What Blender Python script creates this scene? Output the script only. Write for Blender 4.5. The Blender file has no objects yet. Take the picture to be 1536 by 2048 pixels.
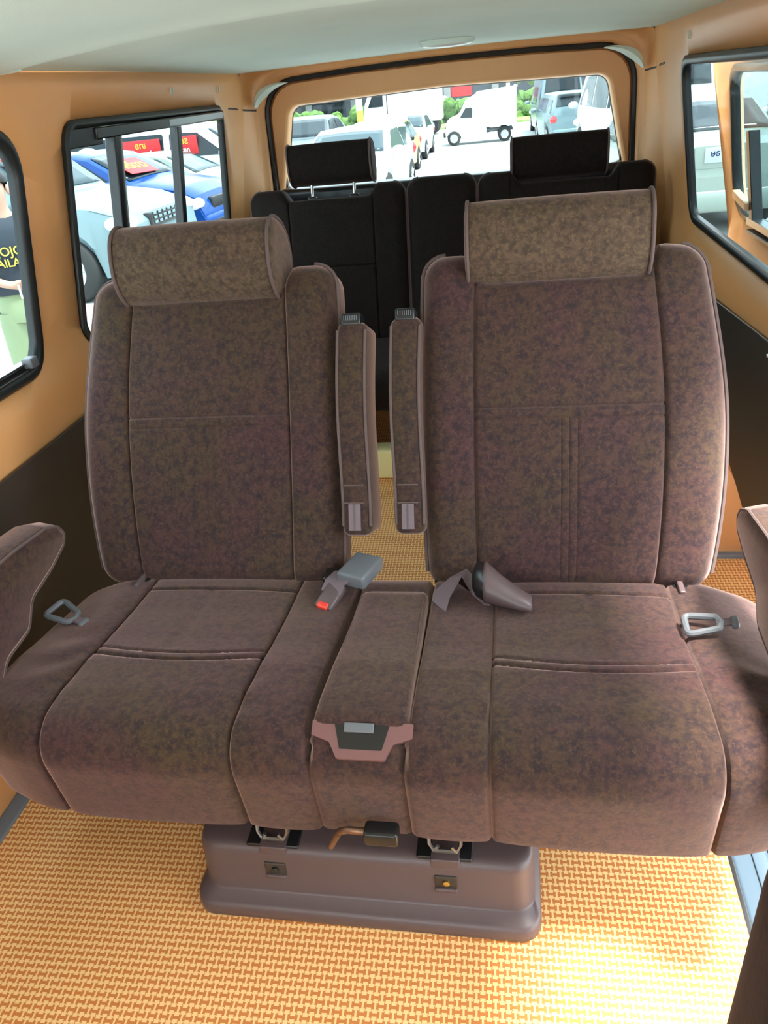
import bpy, bmesh, math, random
from mathutils import Vector, Matrix, noise
from mathutils.geometry import delaunay_2d_cdt
C = bpy.context.scene.collection
sc = bpy.context.scene
PI = math.pi
random.seed(7)
# ------------------------------------------------------------------ camera
YAW, PIT, ROL = 0.2000, 0.51662, -0.10602
_cy, _sy, _cp, _sp = math.cos(YAW), math.sin(YAW), math.cos(PIT), math.sin(PIT)
_f = Vector((-_sy*_cp, _cy*_cp, -_sp)); _r = Vector((_cy, _sy, 0)); _u = _r.cross(_f)
_r2 = _r*math.cos(ROL) + _u*math.sin(ROL); _u2 = -_r*math.sin(ROL) + _u*math.cos(ROL)
cam = bpy.data.objects.new('camera', bpy.data.cameras.new('camera')); C.objects.link(cam)
m = Matrix((_r2, _u2, -_f)).transposed().to_4x4(); m.translation = (0.2508, 0, 1.2347)
cam.matrix_world = m
cam.data.sensor_fit = 'AUTO'; cam.data.sensor_width = 36; cam.data.lens = 1482/2048*36
cam.data.clip_start = .02; cam.data.clip_end = 400
sc.camera = cam
# ------------------------------------------------------------------ light
sc.view_settings.view_transform = 'Standard'; sc.view_settings.look = 'None'
sc.view_settings.gamma = 1; sc.view_settings.exposure = 2.2
w = bpy.data.worlds.new('world'); sc.world = w; w.use_nodes = True
nt = w.node_tree; bg = nt.nodes['Background']
bg.inputs[0].default_value = (.86, .95, 1, 1); bg.inputs[1].default_value = 1.75
sun = bpy.data.objects.new('sun', bpy.data.lights.new('sun', 'SUN')); C.objects.link(sun)
sun.data.energy = 4.4; sun.data.angle = math.radians(12); sun.data.color = (1, .96, .88)
sun.rotation_euler = Vector((.36, -.08, 1)).to_track_quat('Z', 'Y').to_euler()
sc.cycles.diffuse_bounces = 6; sc.cycles.max_bounces = 12; sc.cycles.transparent_max_bounces = 24

# ------------------------------------------------------------------ materials
def newmat(name):
    mt = bpy.data.materials.new(name); mt.use_nodes = True
    n = mt.node_tree.nodes; return mt, n, mt.node_tree.links, n['Principled BSDF']
def simple(name, col, rough=.5, metal=0, bump=0, bscale=200, var=0, vscale=6, coat=0, spec=.5):
    mt, n, l, p = newmat(name)
    p.inputs['Base Color'].default_value = (*col, 1); p.inputs['Roughness'].default_value = rough
    p.inputs['Metallic'].default_value = metal; p.inputs['Coat Weight'].default_value = coat
    p.inputs['Specular IOR Level'].default_value = spec
    tc = n.new('ShaderNodeTexCoord')
    if var:
        no = n.new('ShaderNodeTexNoise'); no.inputs['Scale'].default_value = vscale; no.inputs['Detail'].default_value = 4
        l.new(tc.outputs['Object'], no.inputs['Vector'])
        r = n.new('ShaderNodeValToRGB')
        r.color_ramp.elements[0].color = (*[c*(1-var) for c in col], 1); r.color_ramp.elements[0].position = .3
        r.color_ramp.elements[1].color = (*[min(1, c*(1+var)) for c in col], 1); r.color_ramp.elements[1].position = .7
        l.new(no.outputs['Fac'], r.inputs['Fac']); l.new(r.outputs['Color'], p.inputs['Base Color'])
    if bump:
        no = n.new('ShaderNodeTexNoise'); no.inputs['Scale'].default_value = bscale; no.inputs['Detail'].default_value = 3
        l.new(tc.outputs['Object'], no.inputs['Vector'])
        b = n.new('ShaderNodeBump'); b.inputs['Strength'].default_value = bump; b.inputs['Distance'].default_value = .002
        l.new(no.outputs['Fac'], b.inputs['Height']); l.new(b.outputs['Normal'], p.inputs['Normal'])
    return mt
def velour(name, plum=(.056, .026, .026), olive=(.052, .034, .019), dark=(.018, .013, .017), sheen=.8):
    mt, n, l, p = newmat(name)
    tc = n.new('ShaderNodeTexCoord')
    a = n.new('ShaderNodeTexNoise'); a.inputs['Scale'].default_value = 70; a.inputs['Detail'].default_value = 7; a.inputs['Roughness'].default_value = .72
    b = n.new('ShaderNodeTexNoise'); b.inputs['Scale'].default_value = 5; b.inputs['Detail'].default_value = 5; b.inputs['Roughness'].default_value = .6
    d = n.new('ShaderNodeTexNoise'); d.inputs['Scale'].default_value = 140; d.inputs['Detail'].default_value = 4; d.inputs['Roughness'].default_value = .8
    for q in (a, b, d): l.new(tc.outputs['Object'], q.inputs['Vector'])
    r1 = n.new('ShaderNodeValToRGB'); e = r1.color_ramp.elements
    e[0].position = .38; e[0].color = (*plum, 1); e[1].position = .64; e[1].color = (*olive, 1)
    l.new(b.outputs['Fac'], r1.inputs['Fac'])
    r2 = n.new('ShaderNodeValToRGB'); e = r2.color_ramp.elements
    e[0].position = .38; e[0].color = (1, 1, 1, 1); e[1].position = .56; e[1].color = (0, 0, 0, 1)
    l.new(a.outputs['Fac'], r2.inputs['Fac'])
    mx = n.new('ShaderNodeMix'); mx.data_type = 'RGBA'
    mu = n.new('ShaderNodeMath'); mu.operation = 'MULTIPLY'; mu.inputs[1].default_value = .8
    l.new(r2.outputs['Color'], mu.inputs[0]); l.new(mu.outputs[0], mx.inputs['Factor'])
    l.new(r1.outputs['Color'], mx.inputs['A']); mx.inputs['B'].default_value = (*dark, 1)
    r3 = n.new('ShaderNodeValToRGB'); e = r3.color_ramp.elements
    e[0].position = .52; e[0].color = (0, 0, 0, 1); e[1].position = .72; e[1].color = (1, 1, 1, 1)
    l.new(d.outputs['Fac'], r3.inputs['Fac'])
    m2 = n.new('ShaderNodeMix'); m2.data_type = 'RGBA'
    mu2 = n.new('ShaderNodeMath'); mu2.operation = 'MULTIPLY'; mu2.inputs[1].default_value = .40
    l.new(r3.outputs['Color'], mu2.inputs[0]); l.new(mu2.outputs[0], m2.inputs['Factor'])
    l.new(mx.outputs['Result'], m2.inputs['A']); m2.inputs['B'].default_value = (plum[0]*2.1, plum[1]*2.3, plum[2]*1.3, 1)
    l.new(m2.outputs['Result'], p.inputs['Base Color'])
    p.inputs['Roughness'].default_value = .85; p.inputs['Specular IOR Level'].default_value = .15
    p.inputs['Sheen Weight'].default_value = sheen; p.inputs['Sheen Roughness'].default_value = .38
    p.inputs['Sheen Tint'].default_value = (1, .68, .62, 1)
    bp = n.new('ShaderNodeBump'); bp.inputs['Strength'].default_value = .35; bp.inputs['Distance'].default_value = .0015
    l.new(a.outputs['Fac'], bp.inputs['Height']); l.new(bp.outputs['Normal'], p.inputs['Normal'])
    return mt
def mathn(n, l, op, a, b=None, c=None):
    q = n.new('ShaderNodeMath'); q.operation = op
    for i, v in enumerate((a, b, c)):
        if v is None: continue
        if isinstance(v, (int, float)): q.inputs[i].default_value = v
        else: l.new(v, q.inputs[i])
    return q.outputs[0]
def matmat():
    """foam floor mat: interlocked light I shapes on darker orange"""
    mt, n, l, p = newmat('woven_mat')
    tc = n.new('ShaderNodeTexCoord'); s = n.new('ShaderNodeSeparateXYZ'); l.new(tc.outputs['Object'], s.inputs[0])
    M = lambda op, a, b=None, c=None: mathn(n, l, op, a, b, c)
    cx, cy = .0098, .0125
    rot = .035
    xr = M('ADD', s.outputs['X'], M('MULTIPLY', s.outputs['Y'], rot)); yr = M('SUBTRACT', s.outputs['Y'], M('MULTIPLY', s.outputs['X'], rot))
    u = M('DIVIDE', xr, cx); v = M('DIVIDE', yr, cy)
    fu = M('ABSOLUTE', M('SUBTRACT', M('FRACT', M('ADD', u, 200)), .5)); fv = M('ABSOLUTE', M('SUBTRACT', M('FRACT', M('ADD', v, 200)), .5))
    par = M('FLOORED_MODULO', M('ADD', M('FLOOR', u), M('FLOOR', v)), 2)
    even = M('MAXIMUM', M('LESS_THAN', fu, .17), M('GREATER_THAN', fv, .37))
    odd = M('SUBTRACT', 1, M('MAXIMUM', M('LESS_THAN', fv, .19), M('GREATER_THAN', fu, .40)))
    lit = M('ADD', M('MULTIPLY', even, M('SUBTRACT', 1, par)), M('MULTIPLY', odd, par))
    no = n.new('ShaderNodeTexNoise'); no.inputs['Scale'].default_value = 3; l.new(tc.outputs['Object'], no.inputs['Vector'])
    mx = n.new('ShaderNodeMix'); mx.data_type = 'RGBA'; l.new(lit, mx.inputs['Factor'])
    mx.inputs['A'].default_value = (.60, .20, .045, 1); mx.inputs['B'].default_value = (.95, .60, .26, 1)
    l.new(mx.outputs['Result'], p.inputs['Base Color']); p.inputs['Roughness'].default_value = .62
    b = n.new('ShaderNodeBump'); b.inputs['Strength'].default_value = .35; b.inputs['Distance'].default_value = .001
    l.new(lit, b.inputs['Height']); l.new(b.outputs['Normal'], p.inputs['Normal'])
    return mt
def glassmat(name, tint=(.66, .72, .73), refl=.9):
    mt, n, l, p = newmat(name); n.remove(p)
    out = n['Material Output']; t = n.new('ShaderNodeBsdfTransparent'); t.inputs[0].default_value = (*tint, 1)
    g = n.new('ShaderNodeBsdfGlossy'); g.inputs['Roughness'].default_value = .01; g.inputs[0].default_value = (refl, refl, refl, 1)
    ge = n.new('ShaderNodeNewGeometry'); dt = n.new('ShaderNodeVectorMath'); dt.operation = 'DOT_PRODUCT'
    l.new(ge.outputs['Normal'], dt.inputs[0]); l.new(ge.outputs['Incoming'], dt.inputs[1])
    c = mathn(n, l, 'SUBTRACT', 1, mathn(n, l, 'ABSOLUTE', dt.outputs['Value']))
    fr = mathn(n, l, 'MULTIPLY_ADD', mathn(n, l, 'POWER', c, 5), .12, .012)
    mx = n.new('ShaderNodeMixShader'); l.new(fr, mx.inputs[0]); l.new(t.outputs[0], mx.inputs[1]); l.new(g.outputs[0], mx.inputs[2])
    l.new(mx.outputs[0], out.inputs[0]); return mt
def leafmat(name, c1, c2):
    mt, n, l, p = newmat(name); tc = n.new('ShaderNodeTexCoord')
    no = n.new('ShaderNodeTexNoise'); no.inputs['Scale'].default_value = 4; no.inputs['Detail'].default_value = 8; no.inputs['Roughness'].default_value = .8
    l.new(tc.outputs['Object'], no.inputs['Vector']); r = n.new('ShaderNodeValToRGB')
    r.color_ramp.elements[0].position = .38; r.color_ramp.elements[1].position = .62
    r.color_ramp.elements[0].color = (*c1, 1); r.color_ramp.elements[1].color = (*c2, 1)
    l.new(no.outputs['Fac'], r.inputs[0]); l.new(r.outputs[0], p.inputs['Base Color']); p.inputs['Roughness'].default_value = .8
    b = n.new('ShaderNodeBump'); b.inputs['Distance'].default_value = .2; l.new(no.outputs['Fac'], b.inputs['Height']); l.new(b.outputs[0], p.inputs['Normal'])
    return mt
M = dict(
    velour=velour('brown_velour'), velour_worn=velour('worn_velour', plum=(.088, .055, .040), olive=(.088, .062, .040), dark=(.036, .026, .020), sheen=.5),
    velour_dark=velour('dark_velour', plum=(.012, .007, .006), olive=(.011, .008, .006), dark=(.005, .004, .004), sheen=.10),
    piping=simple('piping', (.10, .065, .06), .8), mat=matmat(),
    leather=simple('tan_leatherette', (.74, .37, .145), .42, bump=.10, bscale=160, var=.06, vscale=3),
    leather_pale=simple('pale_tan_leatherette', (.72, .50, .32), .42, bump=.10, bscale=160, var=.05, vscale=3),
    headliner=simple('headliner', (.64, .76, .71), .75, bump=.15, bscale=300, var=.04, vscale=3),
    board=simple('brown_board', (.036, .027, .021), .5, bump=.1, bscale=250, var=.15, vscale=4),
    rubber=simple('black_rubber', (.012, .016, .018), .38), black=simple('black_plastic', (.010, .010, .011), .3),
    alu=simple('brushed_alu', (.32, .33, .34), .32, 1), chrome=simple('chrome', (.8, .8, .8), .1, 1),
    mauve=simple('mauve_plastic', (.092, .062, .064), .42, bump=.08, bscale=500), pinkp=simple('plum_tray_plastic', (.16, .07, .068), .5),
    grey=simple('grey_plastic', (.12, .13, .145), .38), web=simple('belt_webbing', (.14, .10, .115), .55, bump=.2, bscale=700),
    red=simple('red_plastic', (.75, .05, .03), .35), rust=simple('rusty_steel', (.20, .12, .08), .4, .8, var=.4, vscale=60),
    brass=simple('brass', (.6, .42, .12), .3, 1), iron=simple('painted_steel', (.02, .025, .024), .4, .3),
    sill=simple('blue_grey_plastic', (.045, .075, .105), .55), edge=simple('blue_grey_strip', (.17, .20, .24), .5),
    glass=glassmat('window_glass'), tint=glassmat('clear_screen_glass', (.90, .93, .92)), lamp=simple('lamp_lens', (.75, .78, .76), .25),
    asphalt=simple('asphalt', (.36, .36, .35), .9, var=.12, vscale=.6),
    white=simple('white_paint', (.55, .60, .61), .25, coat=.12, spec=.25), silver=simple('silver_paint', (.17, .24, .26), .25, .3, coat=.12, spec=.25),
    pearl=simple('pearl_paint', (.20, .24, .21), .25, coat=.12, spec=.25), blue=simple('blue_paint', (.003, .04, .19), .22, coat=.12, spec=.25),
    navy=simple('navy_paint', (.006, .015, .06), .22, coat=.12, spec=.25), greyp=simple('grey_paint', (.07, .09, .10), .25, .2, coat=.12, spec=.25),
    yellow=simple('yellow_paint', (.45, .38, .07), .3, coat=.12, spec=.25), cglass=simple('car_glass', (.012, .02, .025), .12, spec=.25),
    lglass=simple('light_car_glass', (.03, .05, .06), .12, spec=.3),
    tyre=simple('tyre', (.02, .02, .02), .8), rim=simple('wheel_rim', (.5, .52, .54), .3, .6), lamp_c=simple('headlamp', (.75, .82, .85), .1, .3, coat=1),
    redlamp=simple('tail_lamp', (.65, .02, .02), .2, coat=1), redsign=simple('red_sign', (.50, .012, .015), .5), yellowp=simple('yellow_print', (.55, .48, .03), .5),
    whitep=simple('white_print', (.6, .6, .58), .5), hedge=leafmat('hedge_leaves', (.05, .15, .02), (.22, .38, .07)),
    tree=leafmat('tree_leaves', (.06, .16, .03), (.28, .42, .12)), grass=leafmat('verge_grass', (.22, .42, .08), (.45, .62, .18)),
    concrete=simple('concrete', (.25, .25, .24), .9, var=.1), awning=simple('blue_awning', (.16, .22, .42), .7), shop=simple('shop_dark', (.05, .055, .07), .5),
    skin=simple('skin', (.40, .22, .16), .55), hair=simple('hair', (.012, .010, .009), .5), shirt=simple('navy_shirt', (.016, .024, .036), .85, bump=.4, bscale=40),
    shorts=simple('sage_shorts', (.20, .25, .14), .85, bump=.3, bscale=30), wood=simple('pole', (.55, .55, .50), .7), plate=simple('plate', (.30, .34, .38), .4),
)
# ------------------------------------------------------------------ mesh helpers
def link(name, me, mat, parent=None, smooth=True, angle=40):
    if mat is not None: me.materials.append(mat)
    o = bpy.data.objects.new(name, me); C.objects.link(o)
    if smooth:
        me.polygons.foreach_set('use_smooth', [True]*len(me.polygons))
        try: me.set_sharp_from_angle(angle=math.radians(angle))
        except Exception: pass
    if parent is not None:
        o.parent = parent
        if parent.type == 'EMPTY' and not parent.get('_local'): o.matrix_parent_inverse = Matrix.Translation(-parent.location)
    return o
def mo(name, verts, faces, mat, parent=None, smooth=True, angle=40, fix=True):
    me = bpy.data.meshes.new(name); me.from_pydata([tuple(v) for v in verts], [], faces)
    if fix:
        bm = bmesh.new(); bm.from_mesh(me); bmesh.ops.recalc_face_normals(bm, faces=bm.faces); bm.to_mesh(me); bm.free()
    me.update(); return link(name, me, mat, parent, smooth, angle)
def empty(name, loc, label=None, cat=None, group=None, rot=0, local=False):
    o = bpy.data.objects.new(name, None); C.objects.link(o); o.location = loc; o.rotation_euler = (0, 0, rot); o.empty_display_size = .1
    if local: o['_local'] = 1
    if label: tag(o, label, cat, group)
    return o
def tag(o, label=None, cat=None, group=None, kind=None):
    if label: o['label'] = label
    if cat: o['category'] = cat
    if group: o['group'] = group
    if kind: o['kind'] = kind
    return o
def struct(o): o['kind'] = 'structure'; return o
def frange(a, b, step):
    n = max(1, round((b-a)/step)); return [a+(b-a)*i/n for i in range(n+1)]
def coords(a, b, step, extra=(), fine=(.0, .0018, .004, .008)):
    s = set(round(v, 5) for v in frange(a, b, step))
    for e in extra:
        s = {v for v in s if abs(v-e) > .0075 or v in (round(a, 5), round(b, 5))}
        for d in fine:
            for q in (e-d, e+d):
                if a < q < b: s.add(round(q, 5))
    return sorted(s)
def rbox_data(xs, ys, zs, r, warp=None):
    """rounded box from coordinate arrays; warp(x,y,z,nx,ny,nz)->(x,y,z)"""
    nx, ny, nz = len(xs), len(ys), len(zs); idx = {}; V = []; F = []
    lo = (xs[0], ys[0], zs[0]); hi = (xs[-1], ys[-1], zs[-1])
    rr = [min(r, (hi[i]-lo[i])/2*.999) for i in range(3)]
    def vid(i, j, k):
        key = (i, j, k)
        if key in idx: return idx[key]
        p = [xs[i], ys[j], zs[k]]; q = [min(max(p[a], lo[a]+rr[a]), hi[a]-rr[a]) for a in range(3)]
        d = [(p[a]-q[a])/rr[a] for a in range(3)]; L = math.sqrt(sum(t*t for t in d)) or 1
        nn = [t/L for t in d]
        mx = max(abs(t) for t in d)
        # map cube shell to sphere shell
        o = [q[a]+rr[a]*nn[a]*mx for a in range(3)]
        if warp: o = warp(*o, *nn)
        idx[key] = len(V); V.append(o); return idx[key]
    for i in range(nx-1):
        for j in range(ny-1):
            F.append((vid(i, j, 0), vid(i, j+1, 0), vid(i+1, j+1, 0), vid(i+1, j, 0)))
            F.append((vid(i, j, nz-1), vid(i+1, j, nz-1), vid(i+1, j+1, nz-1), vid(i, j+1, nz-1)))
    for i in range(nx-1):
        for k in range(nz-1):
            F.append((vid(i, 0, k), vid(i+1, 0, k), vid(i+1, 0, k+1), vid(i, 0, k+1)))
            F.append((vid(i, ny-1, k), vid(i, ny-1, k+1), vid(i+1, ny-1, k+1), vid(i+1, ny-1, k)))
    for j in range(ny-1):
        for k in range(nz-1):
            F.append((vid(0, j, k), vid(0, j, k+1), vid(0, j+1, k+1), vid(0, j+1, k)))
            F.append((vid(nx-1, j, k), vid(nx-1, j+1, k), vid(nx-1, j+1, k+1), vid(nx-1, j, k+1)))
    return V, F
def edgy(a, b, r, n=3):
    """coords of a box axis: a few rings in the rounded zones"""
    r = min(r, (b-a)/2*.99)
    return [a+r*(1-math.cos(PI/2*i/n))*1.0 for i in range(n)]+[a+r, b-r]+[b-r*(1-math.cos(PI/2*i/n)) for i in reversed(range(n))]
def rbox(name, lo, hi, r, mat, parent=None, warp=None, xf=None, n=3):
    V, F = rbox_data(edgy(lo[0], hi[0], r, n), edgy(lo[1], hi[1], r, n), edgy(lo[2], hi[2], r, n), r, warp)
    if xf: V = [xf(Vector(v)) for v in V]
    return mo(name, V, F, mat, parent, True, 50)
def tube_data(pts, r, n=8, closed=False, flat=1.0, up=None):
    pts = [Vector(p) for p in pts]; V = []; F = []; N = len(pts); prev = None
    for i, p in enumerate(pts):
        a = pts[(i-1) % N] if (closed or i > 0) else p; b = pts[(i+1) % N] if (closed or i < N-1) else p
        t = (b-a).normalized()
        ref = up if up is not None else (prev if prev is not None else (Vector((0, 0, 1)) if abs(t.z) < .9 else Vector((1, 0, 0))))
        s = (ref - t*ref.dot(t)).normalized(); prev = s; q = t.cross(s)
        rad = r[i] if isinstance(r, (list, tuple)) else r
        for k in range(n):
            an = 2*PI*k/n; V.append(p + s*(rad*math.cos(an)*flat) + q*(rad*math.sin(an)))
    for i in range(N if closed else N-1):
        for k in range(n):
            a = i*n+k; b = i*n+(k+1) % n; c = ((i+1) % N)*n+(k+1) % n; d = ((i+1) % N)*n+k; F.append((a, b, c, d))
    if not closed: F += [tuple(range(n))[::-1], tuple(range((N-1)*n, N*n))]
    return V, F
def tube(name, pts, r, mat, parent=None, n=8, closed=False, flat=1.0, up=None):
    V, F = tube_data(pts, r, n, closed, flat, up); return mo(name, V, F, mat, parent)
def rings(name, rs, mat, parent=None, closed=True, capa=False, capb=False, angle=50, wrap=False):
    n = len(rs[0]); V = [p for q in rs for p in q]; F = []
    R_ = len(rs)
    for i in range(R_ if wrap else R_-1):
        for k in range(n if closed else n-1):
            F.append((i*n+k, i*n+(k+1) % n, ((i+1) % R_)*n+(k+1) % n, ((i+1) % R_)*n+k))
    if capa: F.append(tuple(range(n))[::-1])
    if capb: F.append(tuple(range((R_-1)*n, R_*n)))
    return mo(name, V, F, mat, parent, True, angle)
def roundpoly(P, R_, seg=6):
    out = []; N = len(P)
    for i in range(N):
        p = Vector(P[i]); a = Vector(P[i-1]); b = Vector(P[(i+1) % N]); r = R_[i] if isinstance(R_, (list, tuple)) else R_
        da = (a-p).normalized(); db = (b-p).normalized(); ang = da.angle(db); t = r/math.tan(ang/2)
        t = min(t, (a-p).length*.49, (b-p).length*.49); r = t*math.tan(ang/2)
        c = p+(da+db).normalized()*(r/math.sin(ang/2)); s = p+da*t-c; e = p+db*t-c
        a0 = math.atan2(s.y, s.x); a1 = math.atan2(e.y, e.x); d = (a1-a0+PI) % (2*PI)-PI
        for k in range(seg+1):
            an = a0+d*k/seg; out.append(Vector((c.x+r*math.cos(an), c.y+r*math.sin(an))))
    return out
def offpoly(P, d):
    """offset a ccw polygon outward by d"""
    out = []; N = len(P)
    for i in range(N):
        p = Vector(P[i]); a = Vector(P[i-1]); b = Vector(P[(i+1) % N])
        n1 = (p-a).normalized(); n1 = Vector((n1.y, -n1.x)); n2 = (b-p).normalized(); n2 = Vector((n2.y, -n2.x))
        m_ = (n1+n2); m_ = m_/(m_.length_squared/2); out.append(p+m_*d)
    return out
def inside(P, x, y):
    c = False; j = len(P)-1
    for i in range(len(P)):
        if (P[i][1] > y) != (P[j][1] > y) and x < (P[j][0]-P[i][0])*(y-P[i][1])/(P[j][1]-P[i][1])+P[i][0]: c = not c
        j = i
    return c
def pdist(P, x, y):
    best = 9; q = Vector((x, y))
    for i in range(len(P)):
        a = P[i-1]; b = P[i]; ab = b-a; L = ab.length_squared
        t = 0 if L == 0 else max(0, min(1, (q-a).dot(ab)/L)); best = min(best, (a+ab*t-q).length)
    return best
def sheet(name, outer, holes, fn, mat, parent=None, step=.05, rim=True, xt=None):
    """plane region with holes, sampled on a grid and mapped to 3-D by fn(a,b)"""
    pts = [Vector(p) for p in outer]; edges = [(i, (i+1) % len(pts)) for i in range(len(pts))]
    for h in holes:
        o = len(pts); pts += [Vector(p) for p in h]; edges += [(o+i, o+(i+1) % len(h)) for i in range(len(h))]
        if rim:
            cx = sum(p.x for p in h)/len(h); cy = sum(p.y for p in h)/len(h); wx = max(p.x for p in h)-cx; wy = max(p.y for p in h)-cy
            for d in (.012, .025, .04, .06):
                for p in h:
                    q = Vector((cx+(p.x-cx)*(1+d/wx), cy+(p.y-cy)*(1+d/wy)))
                    if inside(outer, q.x, q.y) and not any(inside(g, q.x, q.y) for g in holes): pts.append(q)
    x0 = min(p[0] for p in outer); x1 = max(p[0] for p in outer); y0 = min(p[1] for p in outer); y1 = max(p[1] for p in outer)
    for a in frange(x0, x1, step)[1:-1]:
        for b in frange(y0, y1, step)[1:-1]:
            if inside(outer, a, b) and not any(inside(h, a, b) or pdist(h, a, b) < (.062 if rim else .01) for h in holes): pts.append(Vector((a, b)))
    vs, es, fs, *_ = delaunay_2d_cdt(pts, edges, [], 0, 1e-5)
    F = []
    for f in fs:
        cx = sum(vs[i].x for i in f)/len(f); cy = sum(vs[i].y for i in f)/len(f)
        if inside(outer, cx, cy) and not any(inside(h, cx, cy) for h in holes): F.append(tuple(f))
    V = [fn(v.x, v.y) for v in vs]
    return mo(name, V, F, mat, parent, True, 60, fix=False)
def solid(o, t, off=1):
    md = o.modifiers.new('solid', 'SOLIDIFY'); md.thickness = t; md.offset = off; return o
def prism(name, poly, a, b, fn, mat, parent=None, bevel=0, smooth=False):
    """poly in 2-D, extruded between a and b; fn(x,y,t)->3-D"""
    n = len(poly); V = [fn(p[0], p[1], a) for p in poly]+[fn(p[0], p[1], b) for p in poly]
    F = [tuple(range(n)), tuple(range(n, 2*n))[::-1]]+[(i, (i+1) % n, n+(i+1) % n, n+i) for i in range(n)]
    o = mo(name, V, F, mat, parent, smooth or bevel > 0, 35)
    if bevel:
        md = o.modifiers.new('b', 'BEVEL'); md.width = bevel; md.segments = 3; md.limit_method = 'ANGLE'; md.angle_limit = math.radians(35)
    return o
def text(name, body, size, mat, mw, parent=None, ext=.0008, mirror=False, align='CENTER', bendr=None):
    cu = bpy.data.curves.new(name, 'FONT'); cu.body = body; cu.size = size; cu.extrude = ext; cu.align_x = align; cu.align_y = 'CENTER'; cu.offset = size*.012
    t = bpy.data.objects.new(name, cu); C.objects.link(t); bpy.context.view_layer.update()
    me = bpy.data.meshes.new_from_object(t.evaluated_get(bpy.context.evaluated_depsgraph_get()))
    bpy.data.objects.remove(t); me.materials.clear()
    mx = mw @ Matrix.Diagonal((-1 if mirror else 1, 1, 1, 1)); me.transform(mx)
    return link(name, me, mat, parent, False)
# ================================================================== THE VAN
def wallx(z): return .80 - .07*max(0, min(1, (z-.80)/.44)) + (0 if z < 1.24 else -.02*((z-1.24)/.1)**1.6)
def ceilz(x, y=3.0):
    t = max(0, min(1, (y-1.9)/1.0)); return 1.328 + (.046-.034*t*t*(3-2*t))*(1-min(1, abs(x)/.745)**2)
def holeF(d=0): return roundpoly(offpoly([(-1.15, .76), (-.25, .76), (-.25, 1.232), (-.95, 1.232)], d), .06, 5)
def holeL1(d=0): return roundpoly(offpoly([(.45, .752), (1.50, .752), (1.545, 1.232), (.45, 1.232)], d), .075+d*.6, 7)
def holeL2(d=0): return roundpoly(offpoly([(1.69, .74), (2.84, .74), (2.79, 1.232), (1.735, 1.232)], d), .05+d*.6, 7)
def holeR(d=0): return roundpoly(offpoly([(1.42, .795), (2.57, .795), (2.57, 1.232), (1.42, 1.232)], d), .055+d*.6, 7)
def wallfn(s, holes):
    def fn(y, z):
        dd = min([pdist(h, y, z) for h in holes]+[9]); b = 0
        if dd < .06: b = .008*(1-(1-dd/.06)**2) - .008
        bl = .010*math.exp(-((z-.70)/.05)**2)
        return (s*(wallx(z)-b-bl), y, z)
    return fn
HL = [holeL1(), holeL2(), holeF()]
wl = struct(sheet('wall_left', [(-1.3, -.08), (3.18, -.08), (3.18, 1.345), (-1.3, 1.345)], HL, wallfn(-1, HL), M['leather'], step=.045)); solid(wl, .008, -1)
wr = struct(sheet('wall_right', [(3.18, -.08), (3.18, 1.345), (-1.3, 1.345), (-1.3, -.08), (.12, -.08), (.12, 1.17), (1.28, 1.17), (1.28, .55), (1.72, .30), (1.95, .30), (1.95, -.08)], [holeR(), holeF()], wallfn(1, [holeR(), holeF()]), M['leather'], step=.045)); solid(wr, .008, 1)
# ceiling with a cross seam, and its orange edge
def ceilfn(x, y):
    z = ceilz(x, y) - (.010*math.exp(-((y-1.50)/.05)**2) if y <= 1.5 else 0)
    return (x, y, z)
xs = frange(-.76, .76, .05); ys = sorted(set(frange(-1.3, 3.18, .1)+frange(1.44, 1.56, .008)))
V = [ceilfn(x, y) for y in ys for x in xs]; n = len(xs)
F = [(j*n+i, j*n+i+1, (j+1)*n+i+1, (j+1)*n+i) for j in range(len(ys)-1) for i in range(n-1)]
cl = struct(mo('ceiling', V, F, M['headliner'], fix=False)); solid(cl, .04, 1)
cs = tube('seam_bead', [(x, 1.507, ceilz(x, 1.5)-.004) for x in frange(-.71, .71, .04)], .0042, M['headliner'], cl, 8)
tube('seam_end', [(-.715, 1.50, 1.330), (-.66, 1.504, 1.333)], .008, M['headliner'], cl, 8)
# floor (foam mat) and the step well at the sliding door
fl = [(-.765, -1.3), (.60, -1.3), (.62, .1), (.62, 1.32), (.90, 1.32), (.90, 1.872), (.60, 1.872), (.60, 3.1), (-.765, 3.1)]
floor = struct(prism('floor', fl, -.035, 0, lambda x, y, t: (x, y, t), M['mat']))
o = struct(prism('baseboard_left', [(-.80, -.3), (-.764, -.3), (-.764, 3.0), (-.80, 3.0)], -.03, .006, lambda x, y, t: (x, y, t), M['edge'], bevel=.003))
o = struct(prism('baseboard_right', [(.60, 1.855), (.94, 1.855), (.94, 1.876), (.60, 1.876)], -.02, .012, lambda x, y, t: (x, y, t), M['edge'], bevel=.003))
prism('window_4', roundpoly([(-.74, .54), (.74, .54), (.67, 1.29), (-.67, 1.29)], .06, 5), -1.31, -1.305, lambda x, z, t: (x, t, z), M['tint'])['kind'] = 'structure'
wf_ = struct(sheet('wall_front', [(-.82, -.08), (.82, -.08), (.80, 1.39), (-.80, 1.39)], [roundpoly([(-.73, .55), (.73, .55), (.66, 1.28), (-.66, 1.28)], .06, 5)], lambda x, z: (x, -1.3-.0*z, z), M['board'], step=.1, rim=False)); solid(wf_, .03, 1)
st = struct(rbox('trim_1', (.632, -.2, -.10), (.90, 1.30, -.02), .008, M['sill']))
for i in range(5):
    struct(rbox('rib', (.668+i*.030, -.15, -.021), (.692+i*.030, 1.28, -.0165), .002, M['sill'], st))
struct(rbox('trim_2', (.60, -.3, -.12), (.634, 1.31, -.012), .004, M['black']))
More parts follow.
